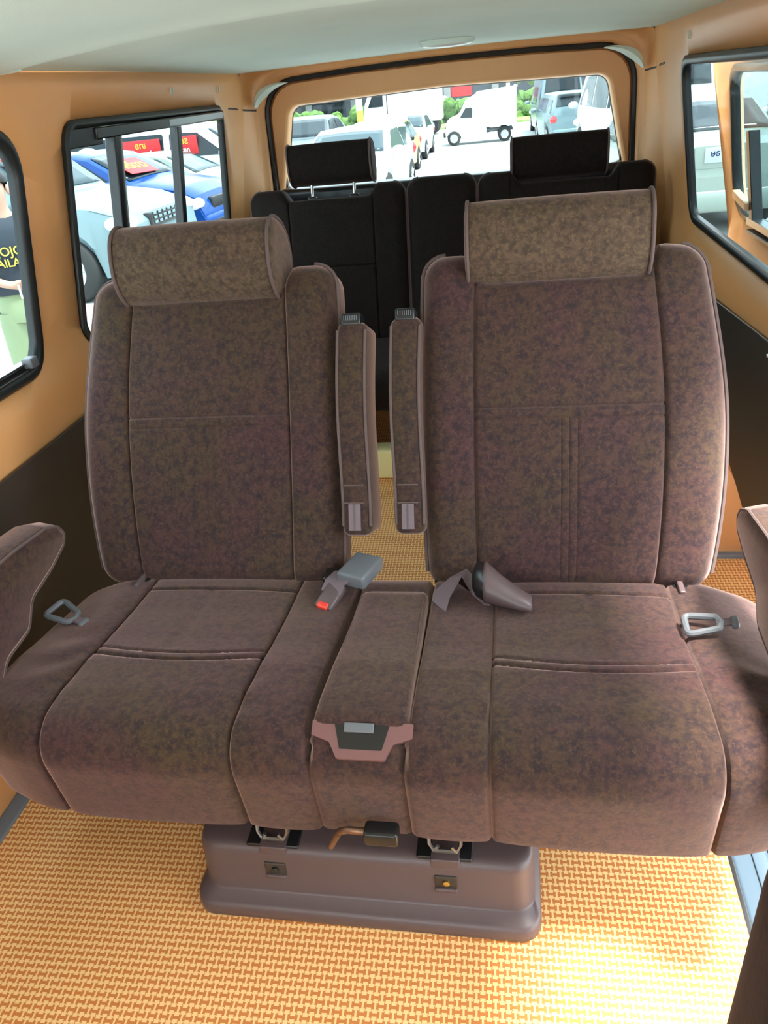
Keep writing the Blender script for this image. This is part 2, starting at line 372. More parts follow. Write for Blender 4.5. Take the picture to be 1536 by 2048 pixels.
# hardboard panels of the lower side walls
pl = prism('trim_3', roundpoly([(-.28, .10), (3.0, .10), (3.0, .607), (-.28, .607)], .01, 2), 0, .008, lambda y, z, t: (-.792+t, y, z), M['board'], bevel=.002); struct(pl)
pr = prism('trim_4', [(1.29, .16), (1.45, .24), (1.53, .27), (1.63, .297), (1.70, .32), (1.79, .342), (1.91, .343), (2.4, .345), (3.0, .345), (3.0, .640), (2.23, .652), (1.70, .690), (1.29, .715)], 0, .008, lambda y, z, t: (.792-t, y, z), M['board'], bevel=.002); struct(pr)
o = mo('edge_strip', *tube_data([(.784, 1.29, .717), (.784, 1.70, .692), (.784, 2.23, .654), (.784, 3.0, .642)], .0025, 6), M['alu'], pr)
for y, z in ((2.20, .640), (1.62, .672)): rbox('screw', (.778, y-.004, z-.004), (.784, y+.004, z+.004), .003, M['chrome'], pr)
# wheel arch boxes
struct(rbox('trim_5', (.60, 1.878, -.03), (.94, 3.05, .34), .05, M['leather']))
struct(rbox('trim_6', (-.795, 1.95, -.03), (-.60, 3.05, .30), .05, M['leather']))
for s in (-1, 1): struct(tube('trim_11', [(s*.7235, y, 1.3225) for y in frange(-1.2, 3.0, .3)], .0035, M['board']))
# rear opening: curved surround, gap seal, tailgate
def rear(d=0, r=.13, top=1.302, hw=.695, z0=-.05):
    P = offpoly([(-hw-.03, z0), (hw+.03, z0), (hw+.012, .80), (hw-.005, top), (.32, top+.014), (0, top+.018), (-.32, top+.014), (-hw+.005, top), (-hw-.012, .80)], d)
    return roundpoly(P, [.02, .02, .3, r+d*.7, .6, .6, .6, r+d*.7, .3], 6)
def rr(poly, y): return [(p.x, y, p.y) for p in poly]
prof = [(-.004, 3.19), (0, 3.155), (.008, 3.140), (.022, 3.130), (.03, 3.115), (.03, 3.095), (.03, 3.07), (.03, 3.045), (.03, 3.02), (.03, 3.0), (.03, 2.985)]
OUTR = roundpoly([(-.808, -.05), (.808, -.05), (.803, .80), (.728, 1.332), (.32, 1.343), (0, 1.345), (-.32, 1.343), (-.728, 1.332), (-.803, .80)], [.02, .02, .1, .05, .6, .6, .6, .05, .1], 6)
def clampring(d, y):
    w_ = max(0, min(1, (3.13-y)/.13))**1.3
    return [(p.x+(q.x-p.x)*w_, y, p.y+(q.y-p.y)*w_) for p, q in zip(rear(min(d, .022)), OUTR)]
struct(rings('wall_back', [clampring(d, y) for d, y in prof], M['leather']))
# solid outer part of the rear wall
ob = [(-.86, -.08), (.86, -.08), (.84, 1.42), (-.84, 1.42)]
rw = struct(sheet('trim_7', ob, [rear(.0)], lambda x, z: (x, 3.16, z), M['leather'], step=.1, rim=False)); solid(rw, .03, -1)
struct(rings('trim_12', [rr(rear(.02), 3.20), rr(rear(-.05), 3.20), rr(rear(-.05), 3.21), rr(rear(.02), 3.21)], M['rubber'], wrap=True))
struct(mo('trim_8', *tube_data([(p.x, 3.170, p.y) for p in rear(-.006)], .0125, 8, True), M['rubber']))
# pillar joint lines
for s in (-1, 1):
    struct(tube('trim_9', [(s*.734, 2.86, 1.224), (s*.734, 2.94, 1.220), (s*.740, 3.01, 1.215), (s*.727, 3.06, 1.211), (s*.714, 3.12, 1.207)], .0035, M['board']))
    # pale crescent cover in the upper corner
    a = []; 
    for k in range(13):
        t = k/12; an = PI*.10+t*PI*.40
        cx, cz = .565, 1.185; R1 = .142; wd = .019*(math.sin(PI*min(1, t/.5+.06)*.5) if t < .42 else (1-(t-.42)/.60)**.8)**.8+.0008
        a.append((s*(cx+(R1)*math.cos(an)*.98), cz+R1*.72*math.sin(an), wd))
    L = [(p[0]+s*p[2]*.6, 3.055, p[1]+p[2]*.55) for p in a]; Rr = [(p[0]-s*p[2]*.6, 3.068, p[1]-p[2]*.55) for p in a]
    md = [((l[0]+q[0])/2, 3.048, (l[2]+q[2])/2) for l, q in zip(L, Rr)]
    bk = [((l[0]+q[0])/2, 3.10, (l[2]+q[2])/2) for l, q in zip(L, Rr)]
    o = rings('corner_cover', [[l, m_, q, b] for l, m_, q, b in zip(L, md, Rr, bk)], M['headliner'], capa=True, capb=True)
    tag(o, 'pale grey-green crescent cover in the %s upper rear corner by the rear window' % ('left' if s < 0 else 'right'), 'trim cover')
# tailgate
def glasshole(d=0): return roundpoly(offpoly([(-.675, .86), (.675, .86), (.595, 1.208), (0, 1.222), (-.595, 1.208)], d), [.05+d*.5, .05+d*.5, .05+d*.5, .6, .05+d*.5], 8)
dg = rings('door_1', [rr(rear(-.013), 3.22), rr(rear(-.014), 3.185), rr(rear(-.024), 3.172)], M['leather']); struct(dg)
tg = sheet('inner_panel', rear(-.024), [glasshole(.012)], lambda x, z: (x, 3.172 if z > .9 else 3.172, z), M['leather'], dg, step=.08, rim=False)
gl = rings('window_reveal', [rr(glasshole(.012), 3.172), rr(glasshole(.004), 3.178), rr(glasshole(0), 3.192), rr(glasshole(-.002), 3.235)], M['leather'], dg)
prism('glass', glasshole(.0), 3.228, 3.232, lambda x, z, t: (x, t, z), M['glass'], dg)
rbox('lower_trim', (-.66, 3.06, .60), (.66, 3.172, .925), .02, M['black'], dg)
tube('glass_edge', [(p.x, 3.23, p.y) for p in glasshole(-.001)], .004, M['rubber'], dg, 6, True)

# windows with rubber seals
def sealring(name, hole, s, mat, parent, wid=.034, dep=.018, bulge=.005):
    prof = [(.007, -.010), (.006, .000), (-.001, bulge), (-wid*.5, bulge), (-wid*.9, bulge-.005), (-wid, -.004), (-wid, -dep), (.004, -dep)]
    R_ = []
    for d, o in prof:
        R_.append([(s*(wallx(p.y)-o-.002), p.x, p.y) for p in hole(d)])
    return rings(name, R_, mat, parent, wrap=True)
def pane(name, hole, d, s, off, mat, parent, clip=None):
    P = hole(d)
    if clip: P = [Vector((min(max(p.x, clip[0]), clip[1]), p.y)) for p in P]
    return prism(name, P, off, off+.004, lambda y, z, t: (s*(wallx(z)+t), y, z), mat, parent)
w1 = struct(empty('window_1', (-.78, 1.0, 1.0)))
sealring('rubber_seal', holeL1, -1, M['rubber'], w1, .022)
pane('glass', holeL1, -.018, -1, .008, M['glass'], w1)
def bar(name, s, y0, z0, y1, z1, wd, off0, off1, mat, parent, bev=.003, zdir=False):
    """bar lying on the side wall between two (y,z) points"""
    a = Vector((y0, z0)); b = Vector((y1, z1)); d = (b-a).normalized(); q = Vector((-d.y, d.x))*wd/2
    P = [a-q, b-q, b+q, a+q]
    if abs(d.x) > .5:
        N = 1
    return prism(name, P, off0, off1, lambda y, z, t: (s*(wallx(z)-t), y, z), mat, parent, bevel=bev)
bar('sliding_rail', -1, .50, .772, 1.46, .778, .020, -.02, .006, M['black'], w1)
bar('rail_edge', -1, .50, .788, 1.43, .790, .004, -.01, .010, M['alu'], w1, .001)
bar('rail_edge', -1, .50, .772, 1.43, .774, .004, -.01, .011, M['alu'], w1, .001)
rbox('rail_end', (-.80, 1.415, .778), (-.775, 1.445, .800), .004, M['grey'], w1)
w2 = struct(empty('window_2', (-.78, 2.2, 1.0)))
sealring('rubber_seal', holeL2, -1, M['rubber'], w2, .013)
pane('glass', holeL2, -.010, -1, .008, M['glass'], w2)
bar('top_rail', -1, 1.86, 1.205, 2.775, 1.208, .026, -.02, .012, M['black'], w2)
bar('rail_face', -1, 2.30, 1.206, 2.76, 1.209, .018, .010, .014, M['alu'], w2, .001)
bar('blind_strip', -1, 1.74, 1.200, 1.90, 1.200, .040, -.02, .006, M['rubber'], w2)
bar('mullion', -1, 1.945, .75, 1.975, 1.20, .036, -.02, .008, M['black'], w2)
bar('mullion_edge', -1, 1.960, .75, 1.990, 1.20, .004, .0, .011, M['alu'], w2, .001)
bar('mullion', -1, 2.385, .75, 2.410, 1.20, .030, -.03, -.002, M['black'], w2)
w3 = struct(empty('window_3', (.78, 2.0, 1.0)))
sealring('rubber_seal', holeR, 1, M['rubber'], w3, .017)
pane('glass', holeR, -.013, 1, .008, M['glass'], w3)
# sliding door, open and slid back outside the right wall
def dhole(d=0): return roundpoly(offpoly([(1.35, .79), (2.66, .79), (2.70, 1.20), (1.35, 1.20)], d), [.05, .13+d*.5, .05, .05], 7)
def dx(z): return .93 - .06*max(0, (z-.80)/.44)
dout = roundpoly([(1.25, -.05), (2.55, -.05), (2.61, .70), (2.87, 1.27), (1.25, 1.26)], [.05, .05, .3, .06, .05], 6)
def dfn(y, z):
    b = .02*math.exp(-(min(pdist(dhole(), y, z), .2)/.04)**2)
    return (dx(z)+b, y, z)
sd = struct(sheet('door_2', dout, [dhole()], dfn, M['leather_pale'], step=.06)); solid(sd, .035, 1)
R_ = [[(dx(p.y)+o, p.x, p.y) for p in dhole(d)] for d, o in ((.004, .02), (-.004, .012), (-.014, .012), (-.018, .02), (-.018, .04), (.002, .04))]
rings('rubber_seal', R_, M['rubber'], sd, wrap=True)
prism('glass', dhole(-.012), .026, .030, lambda y, z, t: (dx(z)+t, y, z), M['glass'], sd)
def dbar(name, y0, z0, y1, z1, wd, o0, o1, mat):
    a = Vector((y0, z0)); b = Vector((y1, z1)); d = (b-a).normalized(); q = Vector((-d.y, d.x))*wd/2
    return prism(name, [a-q, b-q, b+q, a+q], o0, o1, lambda y, z, t: (dx(z)+t, y, z), mat, sd, bevel=.002)
dbar('pane_frame', 2.40, .80, 2.44, 1.04, .030, .0, .03, M['black'])
dbar('bottom_rail', 1.40, .805, 2.44, .802, .020, -.002, .03, M['alu'])
dbar('bottom_rail', 1.40, .780, 2.42, .778, .008, -.006, .02, M['grey'])
dbar('inner_handle', 2.42, .842, 2.56, .862, .022, -.012, .01, M['leather_pale'])
# dome lamps
def lamp(y, a, b, label):
    z = ceilz(.05, y); rg = []
    for k, (s, dz) in enumerate(((1.0, .006), (1.0, -.002), (.92, -.012), (.80, -.016), (.4, -.019), (.02, -.020))):
        rg.append([(.06+a*s*math.cos(t), y+b*s*math.sin(t), ceilz(.06+a*s*math.cos(t), y)+dz) for t in [2*PI*i/40 for i in range(40)]])
    e = empty('dome_lamp', (.06, y, z), label, 'ceiling lamp')
    rings('lamp_rim', rg[:3], M['headliner'], e); rings('lamp_lens', rg[2:], M['lamp'], e, capb=True)
lamp(2.66, .085, .05, 'shallow oval dome lamp on the grey-green ceiling near the rear window')
lamp(1.16, .10, .045, 'white dome lamp cut off by the top edge of the photo')
# coat hook scars above the windows
for s, yy in ((-1, 2.35), (-1, 2.75), (1, 2.45)):
    for d in (0, .02): struct(tube('trim_10', [(s*wallx(1.29)-s*.001, yy+d, 1.275), (s*wallx(1.30)-s*.001, yy+d+.004, 1.295)], .0018, M['headliner']))
# ================================================================== MIDDLE BENCH SEAT
A = math.radians(25); BP = Vector((0, 1.17, .42)); BU = Vector((1, 0, 0)); BV = Vector((0, math.sin(A), math.cos(A))); BN = Vector((0, math.cos(A), -math.sin(A)))
def back(p, P0=BP, V_=BV, N_=BN): return P0+BU*p[0]+N_*p[1]+V_*p[2]
def sst(a, b, x): t = max(0, min(1, (x-a)/(b-a))); return t*t*(3-2*t)
def gr(d, s=.0022): return math.exp(-(d/s)**2)
bench = empty('bench_seat', (0, 1.0, 0), 'brown velour double bench seat with two reclined backs in the middle of the van', 'seat')
XO = .025
ZT = [(.60, .436), (.72, .438), (.80, .440), (.88, .433), (.95, .421), (1.05, .409), (1.22, .396), (1.3, .39)]
def ztop(y):
    for (a, za), (b, zb) in zip(ZT, ZT[1:]):
        if y <= b: t = max(0, (y-a)/(b-a)); return za+(zb-za)*t
    return ZT[-1][1]
def cw(x, y, z, nx, ny, nz, seams=True):
    ax = abs(x); z = max(z, .25)
    if seams and (nz > .0 or ny < -.3):
        g = 0
        for e, dp in ((.19, .006), (.50, .006)): g += dp*gr(ax-e, .0028)
        g += (.004+.020*sst(.25, .9, nz))*gr(ax-.070, .0045)*sst(.70, .78, y+(.2 if ny < -.5 else 0))
        if .19 < ax < .50:
            yc = .885+.022*((ax-.345)/.155)**2
            if nz > .5: g += .006*gr(y-yc, .003)+.0035*gr(y-yc-.020, .0025)+.005*gr(y-1.125, .003)
            if nz > .5 and yc+.03 < y < 1.12:
                for e in (.330, .345, .360): g += .002*gr(ax-e, .002)
        # cushion crown between the seams, wrinkles on the outer bolster
        cr = 0
        if .19 < ax < .50: t = (ax-.19)/.31; cr = .008*(4*t*(1-t))**.5
        if ax > .50 or ax < .19: cr = .006*(4*abs(((ax-.07)/.12 if ax > .07 and ax < .19 else min(1, (ax-.5)/.185) if ax > .5 else .0))*(1-abs(((ax-.07)/.12 if .07 < ax < .19 else min(1, (ax-.5)/.185) if ax > .5 else 0)))+1e-6)**.5
        wr_ = 0
        if ax > .48: wr_ = .0022*math.sin(70*(y+.6*ax)+3*math.sin(20*x))*gr(ax-.55, .05)*gr(y-.86, .09)
        if .08 < ax < .19: wr_ = .0012*math.sin(80*(y+.8*ax))*gr(ax-.18, .03)*gr(y-.80, .07)
        d = g-cr-wr_
        x -= nx*d*.3; y -= ny*d; z -= nz*d
    h = (z-.25)/(.42-.25); z = .25+h*(ztop(y)-.25)
    z -= .022*sst(.53, .685, ax)*h + .008*sst(1.0, 1.2, y)*h*sst(.50, .65, ax)
    y += .055*sst(.45, .70, ax)**1.5*max(0, min(1, (1.21-y)/.5)) + (.02*(1-h) if ny < -.2 else 0) - .012*math.sin(PI*min(1, max(0, h)))*(ny < -.3)*0
    y -= .02*sst(.52, .685, ax)*sst(1.0, 1.2, y)
    return (x+XO, y, z)
sx = [-.50, -.19, -.07, .07, .19, .50]
xs = coords(-.685, .685, .012, sx, (0, .0018, .004, .008)); ys = coords(.700, 1.215, .009, (), ()); ys = sorted(set([y for y in ys if not .875 < y < .935]+frange(.875, .935, .0025)+[1.117, 1.120, 1.1225, 1.125, 1.1275, 1.130, 1.133]))
zs = frange(.19, .42, .008)
V, F = rbox_data(xs, ys, zs, .062, cw)
cu = mo('seat_cushion', V, F, M['velour'], bench)
# seam beading on the cushion front
def cpt(x, y, z, n=(0, 0, 1), lift=0): return Vector(cw(x, y, z, 0, 0, 0, False))+Vector(n)*lift
# rear rim welt seen on the right side
tube('rim_welt', [cpt(x, y, z)+Vector((.004, .003, .002)) for x, y, z in ((.50, 1.214, .37), (.56, 1.213, .37), (.63, 1.20, .37), (.668, 1.17, .375), (.682, 1.10, .375), (.685, 1.0, .375), (.685, .85, .375))], .0035, M['piping'], cu, 6)
# centre pad over the hidden console and its tray
def padw(x, y, z, nx, ny, nz):
    t = (y-.775)/.345; wx = 1+.10*(1-t)*0 + .0
    return (x*(1.0-.10*t)+.030+.0, y, z+ztop(y)-.003*t)
V, F = rbox_data(coords(-.070, .070, .008), coords(.748, 1.118, .01), coords(-.02, .018, .006), .014, padw)
pad = mo('centre_pad', V, F, M['velour'], bench)
tube('pad_seam', [Vector(padw(x*.97, y, .0155, 0, 0, 0)) for x, y in ((-.064, .77), (-.066, .95), (-.064, 1.095), (-.05, 1.112), (.05, 1.112), (.064, 1.095), (.066, .95), (.064, .77))], .0015, M['piping'], pad, 5)
def nose(x, t, o): return (x*.90+.034, .758-.046*t-.50*o, .446-.032*t+.86*o)
tray = prism('tray', roundpoly([(-.082, .05), (-.082, .42), (-.052, .58), (-.038, .98), (.038, .98), (.052, .58), (.082, .42), (.082, .05)], .008, 3), -.004, .006, nose, M['pinkp'], bench, bevel=.002)
prism('tray_recess', roundpoly([(-.046, .05), (-.034, .74), (.034, .74), (.046, .05)], .004, 3), .004, .0068, nose, M['black'], tray)
prism('latch', [(-.028, .10), (-.028, .34), (.020, .34), (.020, .10)], .0068, .012, nose, M['grey'], tray, bevel=.001)
# backs
def backwarp(s):
    def f(u, n, v, nx, ny, nz):
        t = (u-.085)/.515; vv = max(0, min(1, (v+.03)/.62))
        bul = .030*math.sin(PI*vv**.85)-.012*sst(.5, 1, vv)
        inn = -.008*math.sin(PI*vv)
        du = bul*t**3 + inn*(1-t)**3
        dn = 0
        if ny < -.3:
            g = .006*gr(u-.183, .0028)+.006*gr(u-.503, .0028)
            if .183 < u < .503:
                g += .005*gr(v-.312, .0026)+.003*gr(v-.290, .0022)
                if v < .289:
                    for e in (.334, .348, .362): g += .0016*gr(u-e, .0018)
            if .183 < u < .503: q = (u-.183)/.32; dn -= .008*math.sqrt(max(0, 4*q*(1-q)))
            elif u < .183: q = max(0, (u-.085)/.098); dn -= .012*math.sqrt(max(0, 4*q*(1-q)))*.6
            else: q = max(0, min(1, (u-.503)/.11)); dn -= .014*math.sqrt(max(0, 4*q*(1-q)))*.6
            dn += g*1.0
            dn -= .006*math.sin(PI*vv)
        # headrest recess in the top edge
        if v > .44: v -= (v-.44)/.16*.050*sst(.165, .20, u)*(1-sst(.485, .52, u))
        v -= .012*sst(.5, .62, u)*sst(.5, .6, v) 
        return (s*(u+du), n+dn*(-ny if ny < 0 else 0), v)
    return f
bl = {}
for s, lab in ((-1, 'backrest tilted back on the left, darker in the shade'), (1, 'backrest on the right, lit from the open door')):
    us = coords(.085, .600, .012, (.183, .334, .348, .362, .503)); ns = frange(0, .125, .0125); vs = coords(-.035, .600, .012, (.290, .312))
    wf = backwarp(s); V, F = rbox_data(us, ns, vs, .042, wf)
    V = [back(v) for v in V]
    b = mo('backrest', V, F, M['velour'], bench); bl[s] = b
    # piping on both edges of the front face
    for side, u in (('in', .085), ('out', .600)):
        pts = []
        k = -1 if side == 'in' else 1
        for v in frange(.0, .565, .02):
            pts.append(back(Vector(wf(u+k*.0005, .026, v, 0, 0, 0))))
        for an in frange(0, PI/2, .3):
            q = wf(u-k*.042+k*.042*math.cos(an), .026, .560+.040*math.sin(an), 0, 0, 0); pts.append(back(Vector(q)))
        tube('piping', pts, .0038, M['piping'], b, 7)
    # bottom flap joining back and cushion
    pts = [back(Vector(wf(u, .004, .002, 0, 0, 0))) for u in frange(.10, .57, .03)]
    tube('stitched_hem', [p+Vector((0, -.001, -.022)) for p in pts], .004, M['black'], b, 6)
# headrests
def headrest(parent, cx, w_, P0, V_, N_, v0, h, d, mat, label=None, tilt=0, n0=-.035, skew=0, sy=0, rnd_=.72):
    nsec = 40; R_ = []
    stations = [(-.5, .70), (-.498, .82), (-.49, .93), (-.478, .985), (-.46, 1.0), (-.25, 1.012), (0, 1.018), (.25, 1.012), (.46, 1.0), (.478, .985), (.49, .93), (.498, .82), (.5, .70)]
    def sec(sx_, k, extra=0):
        out = []
        for i in range(nsec):
            an = 2*PI*i/nsec; c, sn = math.cos(an), math.sin(an)
            e = rnd_
            a_ = math.copysign(abs(c)**e, c)*(d/2)*k+extra*c; b_ = math.copysign(abs(sn)**e, sn)*(h/2)*k+extra*sn
            if a_ < 0: a_ *= 1.05
            # belly lower front
            nn = n0+d/2+a_-.012*(b_/h)*2; vv = v0+h/2+b_
            p = P0+BU*(cx+sx_*w_+skew*(b_/h)*w_)+N_*nn+V_*vv
            p.z += tilt*sx_; p.y += sy*sx_
            out.append(p)
        return out
    for sx_, k in stations: R_.append(sec(sx_, k))
    o = rings('headrest', R_, mat, parent, capa=True, capb=True, angle=60)
    if label: o['label'] = label
    for e in (-.482, .482): tube('piping', sec(e, .985, .0025), .0034, M['piping'], o, 7, True)
    return o
headrest(bench, -.350, .325, BP, BV, BN, .532, .152, .150, M['velour_worn'], 'worn olive brown headrest', n0=-.056, rnd_=.84)
headrest(bench, .330, .330, BP, BV, BN, .535, .150, .145, M['velour_worn'], 'worn sun-faded headrest with a dark dent', n0=-.040, rnd_=.80)
# folded up centre armrests
def foldarm(u0, u1, v0, v1, n0):
    V, F = rbox_data(edgy(u0, u1, .014), edgy(n0, n0+.115, .014), sorted(set(edgy(v0, v1, .03, 4)+frange(v0+.04, v1-.04, .03))), .016,
        lambda x, y, z, a, b_, c: (x+.003*math.sin(z*14), y-.004*math.sin(PI*(z-v0)/(v1-v0)), z))
    o = mo('centre_armrest', [back(v) for v in V], F, M['velour'], bench)
    for u in (u0+.007, u1-.007):
        tube('piping', [back(Vector((u+.003*math.sin(v*14)+(.004 if u > (u0+u1)/2 else -.004), n0-.002+.006-.004*math.sin(PI*(v-v0)/(v1-v0)), v))) for v in frange(v0+.02, v1-.016, .03)], .003, M['piping'], o, 6)
    uc = (u0+u1)/2
    for v in (.172, .138): tube('seam', [back(Vector((u, n0-.004+.0005, v))) for u in frange(u0+.010, u1-.010, .01)], .0016, M['piping'], o, 5)
    for d in (-.0065, .0065):
        prism('zip_tape', [(uc+d-.005, v0+.012), (uc+d+.005, v0+.012), (uc+d+.005, .136), (uc+d-.005, .136)], n0-.0050, n0, lambda u, v, t: back(Vector((u, t, v))), M['web'], o)
    tube('zip_teeth', [back(Vector((uc, n0-.005, v))) for v in frange(v0+.012, .136, .02)], .0016, M['mauve'], o, 6)
    bt = rbox('release_button', (uc-.019, n0+.002, v1-.008), (uc+.019, n0+.05, v1+.016), .005, M['black'], o, xf=back)
    for k in range(7): rbox('grip_rib', (uc-.0125+k*.004-.0008, n0-.0005, v1+.002), (uc-.0125+k*.004+.0008, n0+.004, v1+.011), .0005, M['grey'], bt, xf=back)
foldarm(-.079, -.020, .073, .480, -.020); foldarm(.024, .083, .076, .484, -.020)
# outer padded armrests rising from the cushion sides
def outerarm(s, xin, xout, dy):
    P = [(.70, .30), (.80, .38), (.86, .445), (.935, .452), (.968, .495), (1.045, .510), (1.098, .528), (1.114, .548), (1.100, .572), (1.066, .588), (.97, .600), (.85, .605), (.70, .600), (.60, .56), (.60, .36)]
    P = roundpoly(P, [.02, .05, .03, .03, .03, .05, .018, .015, .02, .03, .1, .1, .05, .05, .05], 4)
    R_ = []
    for f_, off in ((0, .012), (.05, .004), (.14, 0), (.5, -.003), (.86, 0), (.95, .004), (1, .012)):
        Q = offpoly(P, -off); x = xin+(xout-xin)*f_
        R_.append([(s*x, p.x+dy, p.y+.004*math.sin(PI*f_)) for p in Q])
    o = rings('outer_armrest', R_, M['velour'], bench, capa=True, capb=True, angle=60)
    tube('piping', [(s*(xin+.005), p.x+dy, p.y) for p in offpoly(P, -.002)], .0028, M['piping'], o, 6, True)
outerarm(-1, .602, .680, 0); outerarm(1, .622, .700, .05)
# plinth under the seat
def rrect(x0, x1, y0, y1, r, z, seg=5): return [(p.x, p.y, z) for p in roundpoly([(x0, y0), (x1, y0), (x1, y1), (x0, y1)], r, seg)]
pb = rings('plinth', [rrect(-.308+d*.35, .292-d*.35, .713+d, 1.12-d, .035, z) for d, z in ((.004, .0), (0, .006), (0, .024), (.003, .031), (.008, .034), (.028, .038), (.031, .043), (.037, .122), (.040, .132), (.046, .139), (.058, .142))], M['mauve'], bench, capb=True)
for x in (-.155, .137):
    rbox('bracket_base', (x-.048, .757, .137), (x+.044, .86, .1455), .004, M['black'], pb)
    for dx_ in (-.027, .027):
        tube('seat_hook', [(x+dx_, .80, .25), (x+dx_, .778, .20), (x+dx_*.95, .768, .166), (x+dx_*.7, .764, .154), (x+dx_*.4, .764, .166)], .0032, M['alu'], pb, 6)
    tube('seat_hook', [(x-.018, .764, .154), (x+.018, .764, .154)], .0035, M['alu'], pb, 6)
    rbox('bracket_plate', (x-.024, .7515, .118), (x+.024, .80, .1465), .003, M['mauve'], pb)
    rc = rbox('bolt_recess', (x-.019, .7455, .076), (x+.019, .760, .112), .003, M['board'], pb)
    rbox('bolt_lip', (x-.019, .741, .076), (x+.019, .752, .085), .003, M['mauve'], pb)
    rings('bolt', [[(x+.001+r_*math.cos(t), yy, .099+r_*math.sin(t)) for t in [PI/6*i for i in range(12)]] for r_, yy in ((.006, .748), (.006, .742), (.003, .740))], M['brass'] if x > 0 else M['iron'], pb, capb=True)
rbox('under_frame', (-.22, .83, .135), (.24, 1.10, .262), .01, M['black'], bench)
for x in (-.20, .18): rbox('slide_rail', (x-.02, .77, .225), (x+.02, 1.12, .256), .004, M['iron'], bench)
lv = tube('lever', [(-.035, .715, .215), (-.022, .705, .248), (-.010, .698, .276), (.004, .694, .286), (.020, .692, .288), (.036, .692, .288)], .0055, M['rust'], bench, 10)
rbox('lever_grip', (.030, .678, .272), (.082, .706, .299), .006, M['black'], lv)
# seat belt parts on the cushion
bk = rbox('buckle_housing', (-.072, 1.085, .423), (-.012, 1.165, .452), .007, M['grey'], bench, xf=lambda p: Matrix.Rotation(-.35, 3, 'Z') @ (p-Vector((-.04, 1.12, .42)))+Vector((-.038, 1.135, .428)))
bk['label'] = 'grey seat belt buckle housing lying on its back'
b2 = rbox('buckle', (-.020, -.030, -.008), (.020, .030, .010), .007, M['mauve'], bench, xf=lambda p: Matrix.Rotation(-.42, 3, 'Z') @ Matrix.Rotation(.35, 3, 'X') @ p+Vector((-.088, 1.088, .420)))
rbox('buckle_button', (-.012, -.031, -.004), (.012, -.018, .0115), .003, M['red'], b2, xf=lambda p: Matrix.Rotation(-.42, 3, 'Z') @ Matrix.Rotation(.35, 3, 'X') @ p+Vector((-.088, 1.088, .420)))
def ribbon(name, pts, wv, th, mat, parent):
    R_ = []
    for p, w_ in zip(pts, wv):
        p = Vector(p); w_ = Vector(w_); n_ = Vector((0, 0, th/2))
        R_.append([p-w_-n_, p+w_-n_, p+w_+n_, p-w_+n_])
    return rings(name, R_, mat, parent, capa=True, capb=True)
ribbon('buckle_strap', [(-.088, 1.090, .428), (-.082, 1.108, .440), (-.068, 1.125, .445), (-.045, 1.132, .436)], [(.020, -.010, 0), (.021, -.012, .003), (.020, -.016, .002), (.016, -.018, 0)], .003, M['web'], b2)
# loose belt with its tube on the right half
sl = ribbon('belt_strap', [(.115, 1.075, .412), (.120, 1.095, .425), (.145, 1.118, .448), (.170, 1.112, .442), (.192, 1.095, .428), (.205, 1.085, .425)], [(.014, -.016, .0), (.016, -.016, .006), (.012, -.014, .012), (.005, -.014, -.018), (.006, -.018, -.012), (.004, -.02, .0)], .003, M['web'], bench)
tb = rings('belt_sleeve', [[(x, yc+ry*math.cos(t), zc+rz*math.sin(t)) for t in [PI/12*i for i in range(24)]] for x, yc, zc, ry, rz in ((.197, 1.098, .452, .040, .034), (.203, 1.096, .452, .039, .033), (.230, 1.082, .443, .031, .024), (.258, 1.070, .436, .025, .016), (.278, 1.062, .432, .020, .011), (.280, 1.062, .432, .016, .008))], M['mauve'], bench, capb=True)
tb['label'] = 'open plastic belt sleeve lying on the cushion'; solid(tb, .002, 0)
rings('sleeve_lining', [[(x, yc+r_*1.15*math.cos(t), zc+r_*math.sin(t)) for t in [PI/12*i for i in range(24)]] for x, yc, zc, r_ in ((.176, 1.106, .450, .016), (.184, 1.103, .454, .030), (.198, 1.098, .453, .034), (.214, 1.09, .449, .024), (.216, 1.09, .449, .002))], M['black'], tb)
# pull rings for the side latches
def pullring(cx, cy, cz, ang, s):
    mt = Matrix.Translation((cx, cy, cz)) @ Matrix.Rotation(ang, 4, 'Z') @ Matrix.Rotation(-.22*s, 4, 'Y')
    P = roundpoly([(-.030, -.020), (.018, -.014), (.024, .0), (.018, .016), (-.030, .030)], [.008, .004, .004, .004, .008], 4)
    ps = [mt @ Vector((p.x, p.y, 0)) for p in P]
    o = tube('pull_ring', ps, .0058, M['grey'], bench, 8, True)
    rbox('ring_strap', (.016, -.008, -.003), (.046, .008, .003), .002, M['web'], o, xf=lambda p: mt @ p)
    rbox('strap_slot', (.038, -.012, -.008), (.050, .012, .004), .004, M['grey'], o, xf=lambda p: mt @ p)
pullring(.556, 1.010, .434, -.05, 1); pullring(-.590, 1.012, .428, -.25, -1)
# recliner levers in the slots behind each side of the cushion
for x in (-.503, .548):
    rbox('recliner_slot', (x-.014, 1.135, .372), (x+.014, 1.20, .404), .004, M['black'], bench)
    rbox('recliner_arm', (x-.007, 1.13, .380), (x+.004, 1.20, .412), .003, M['mauve'], bench)
rbox('hinge_cover', (-.115, 1.135, .395), (-.080, 1.175, .430), .006, M['black'], bench)
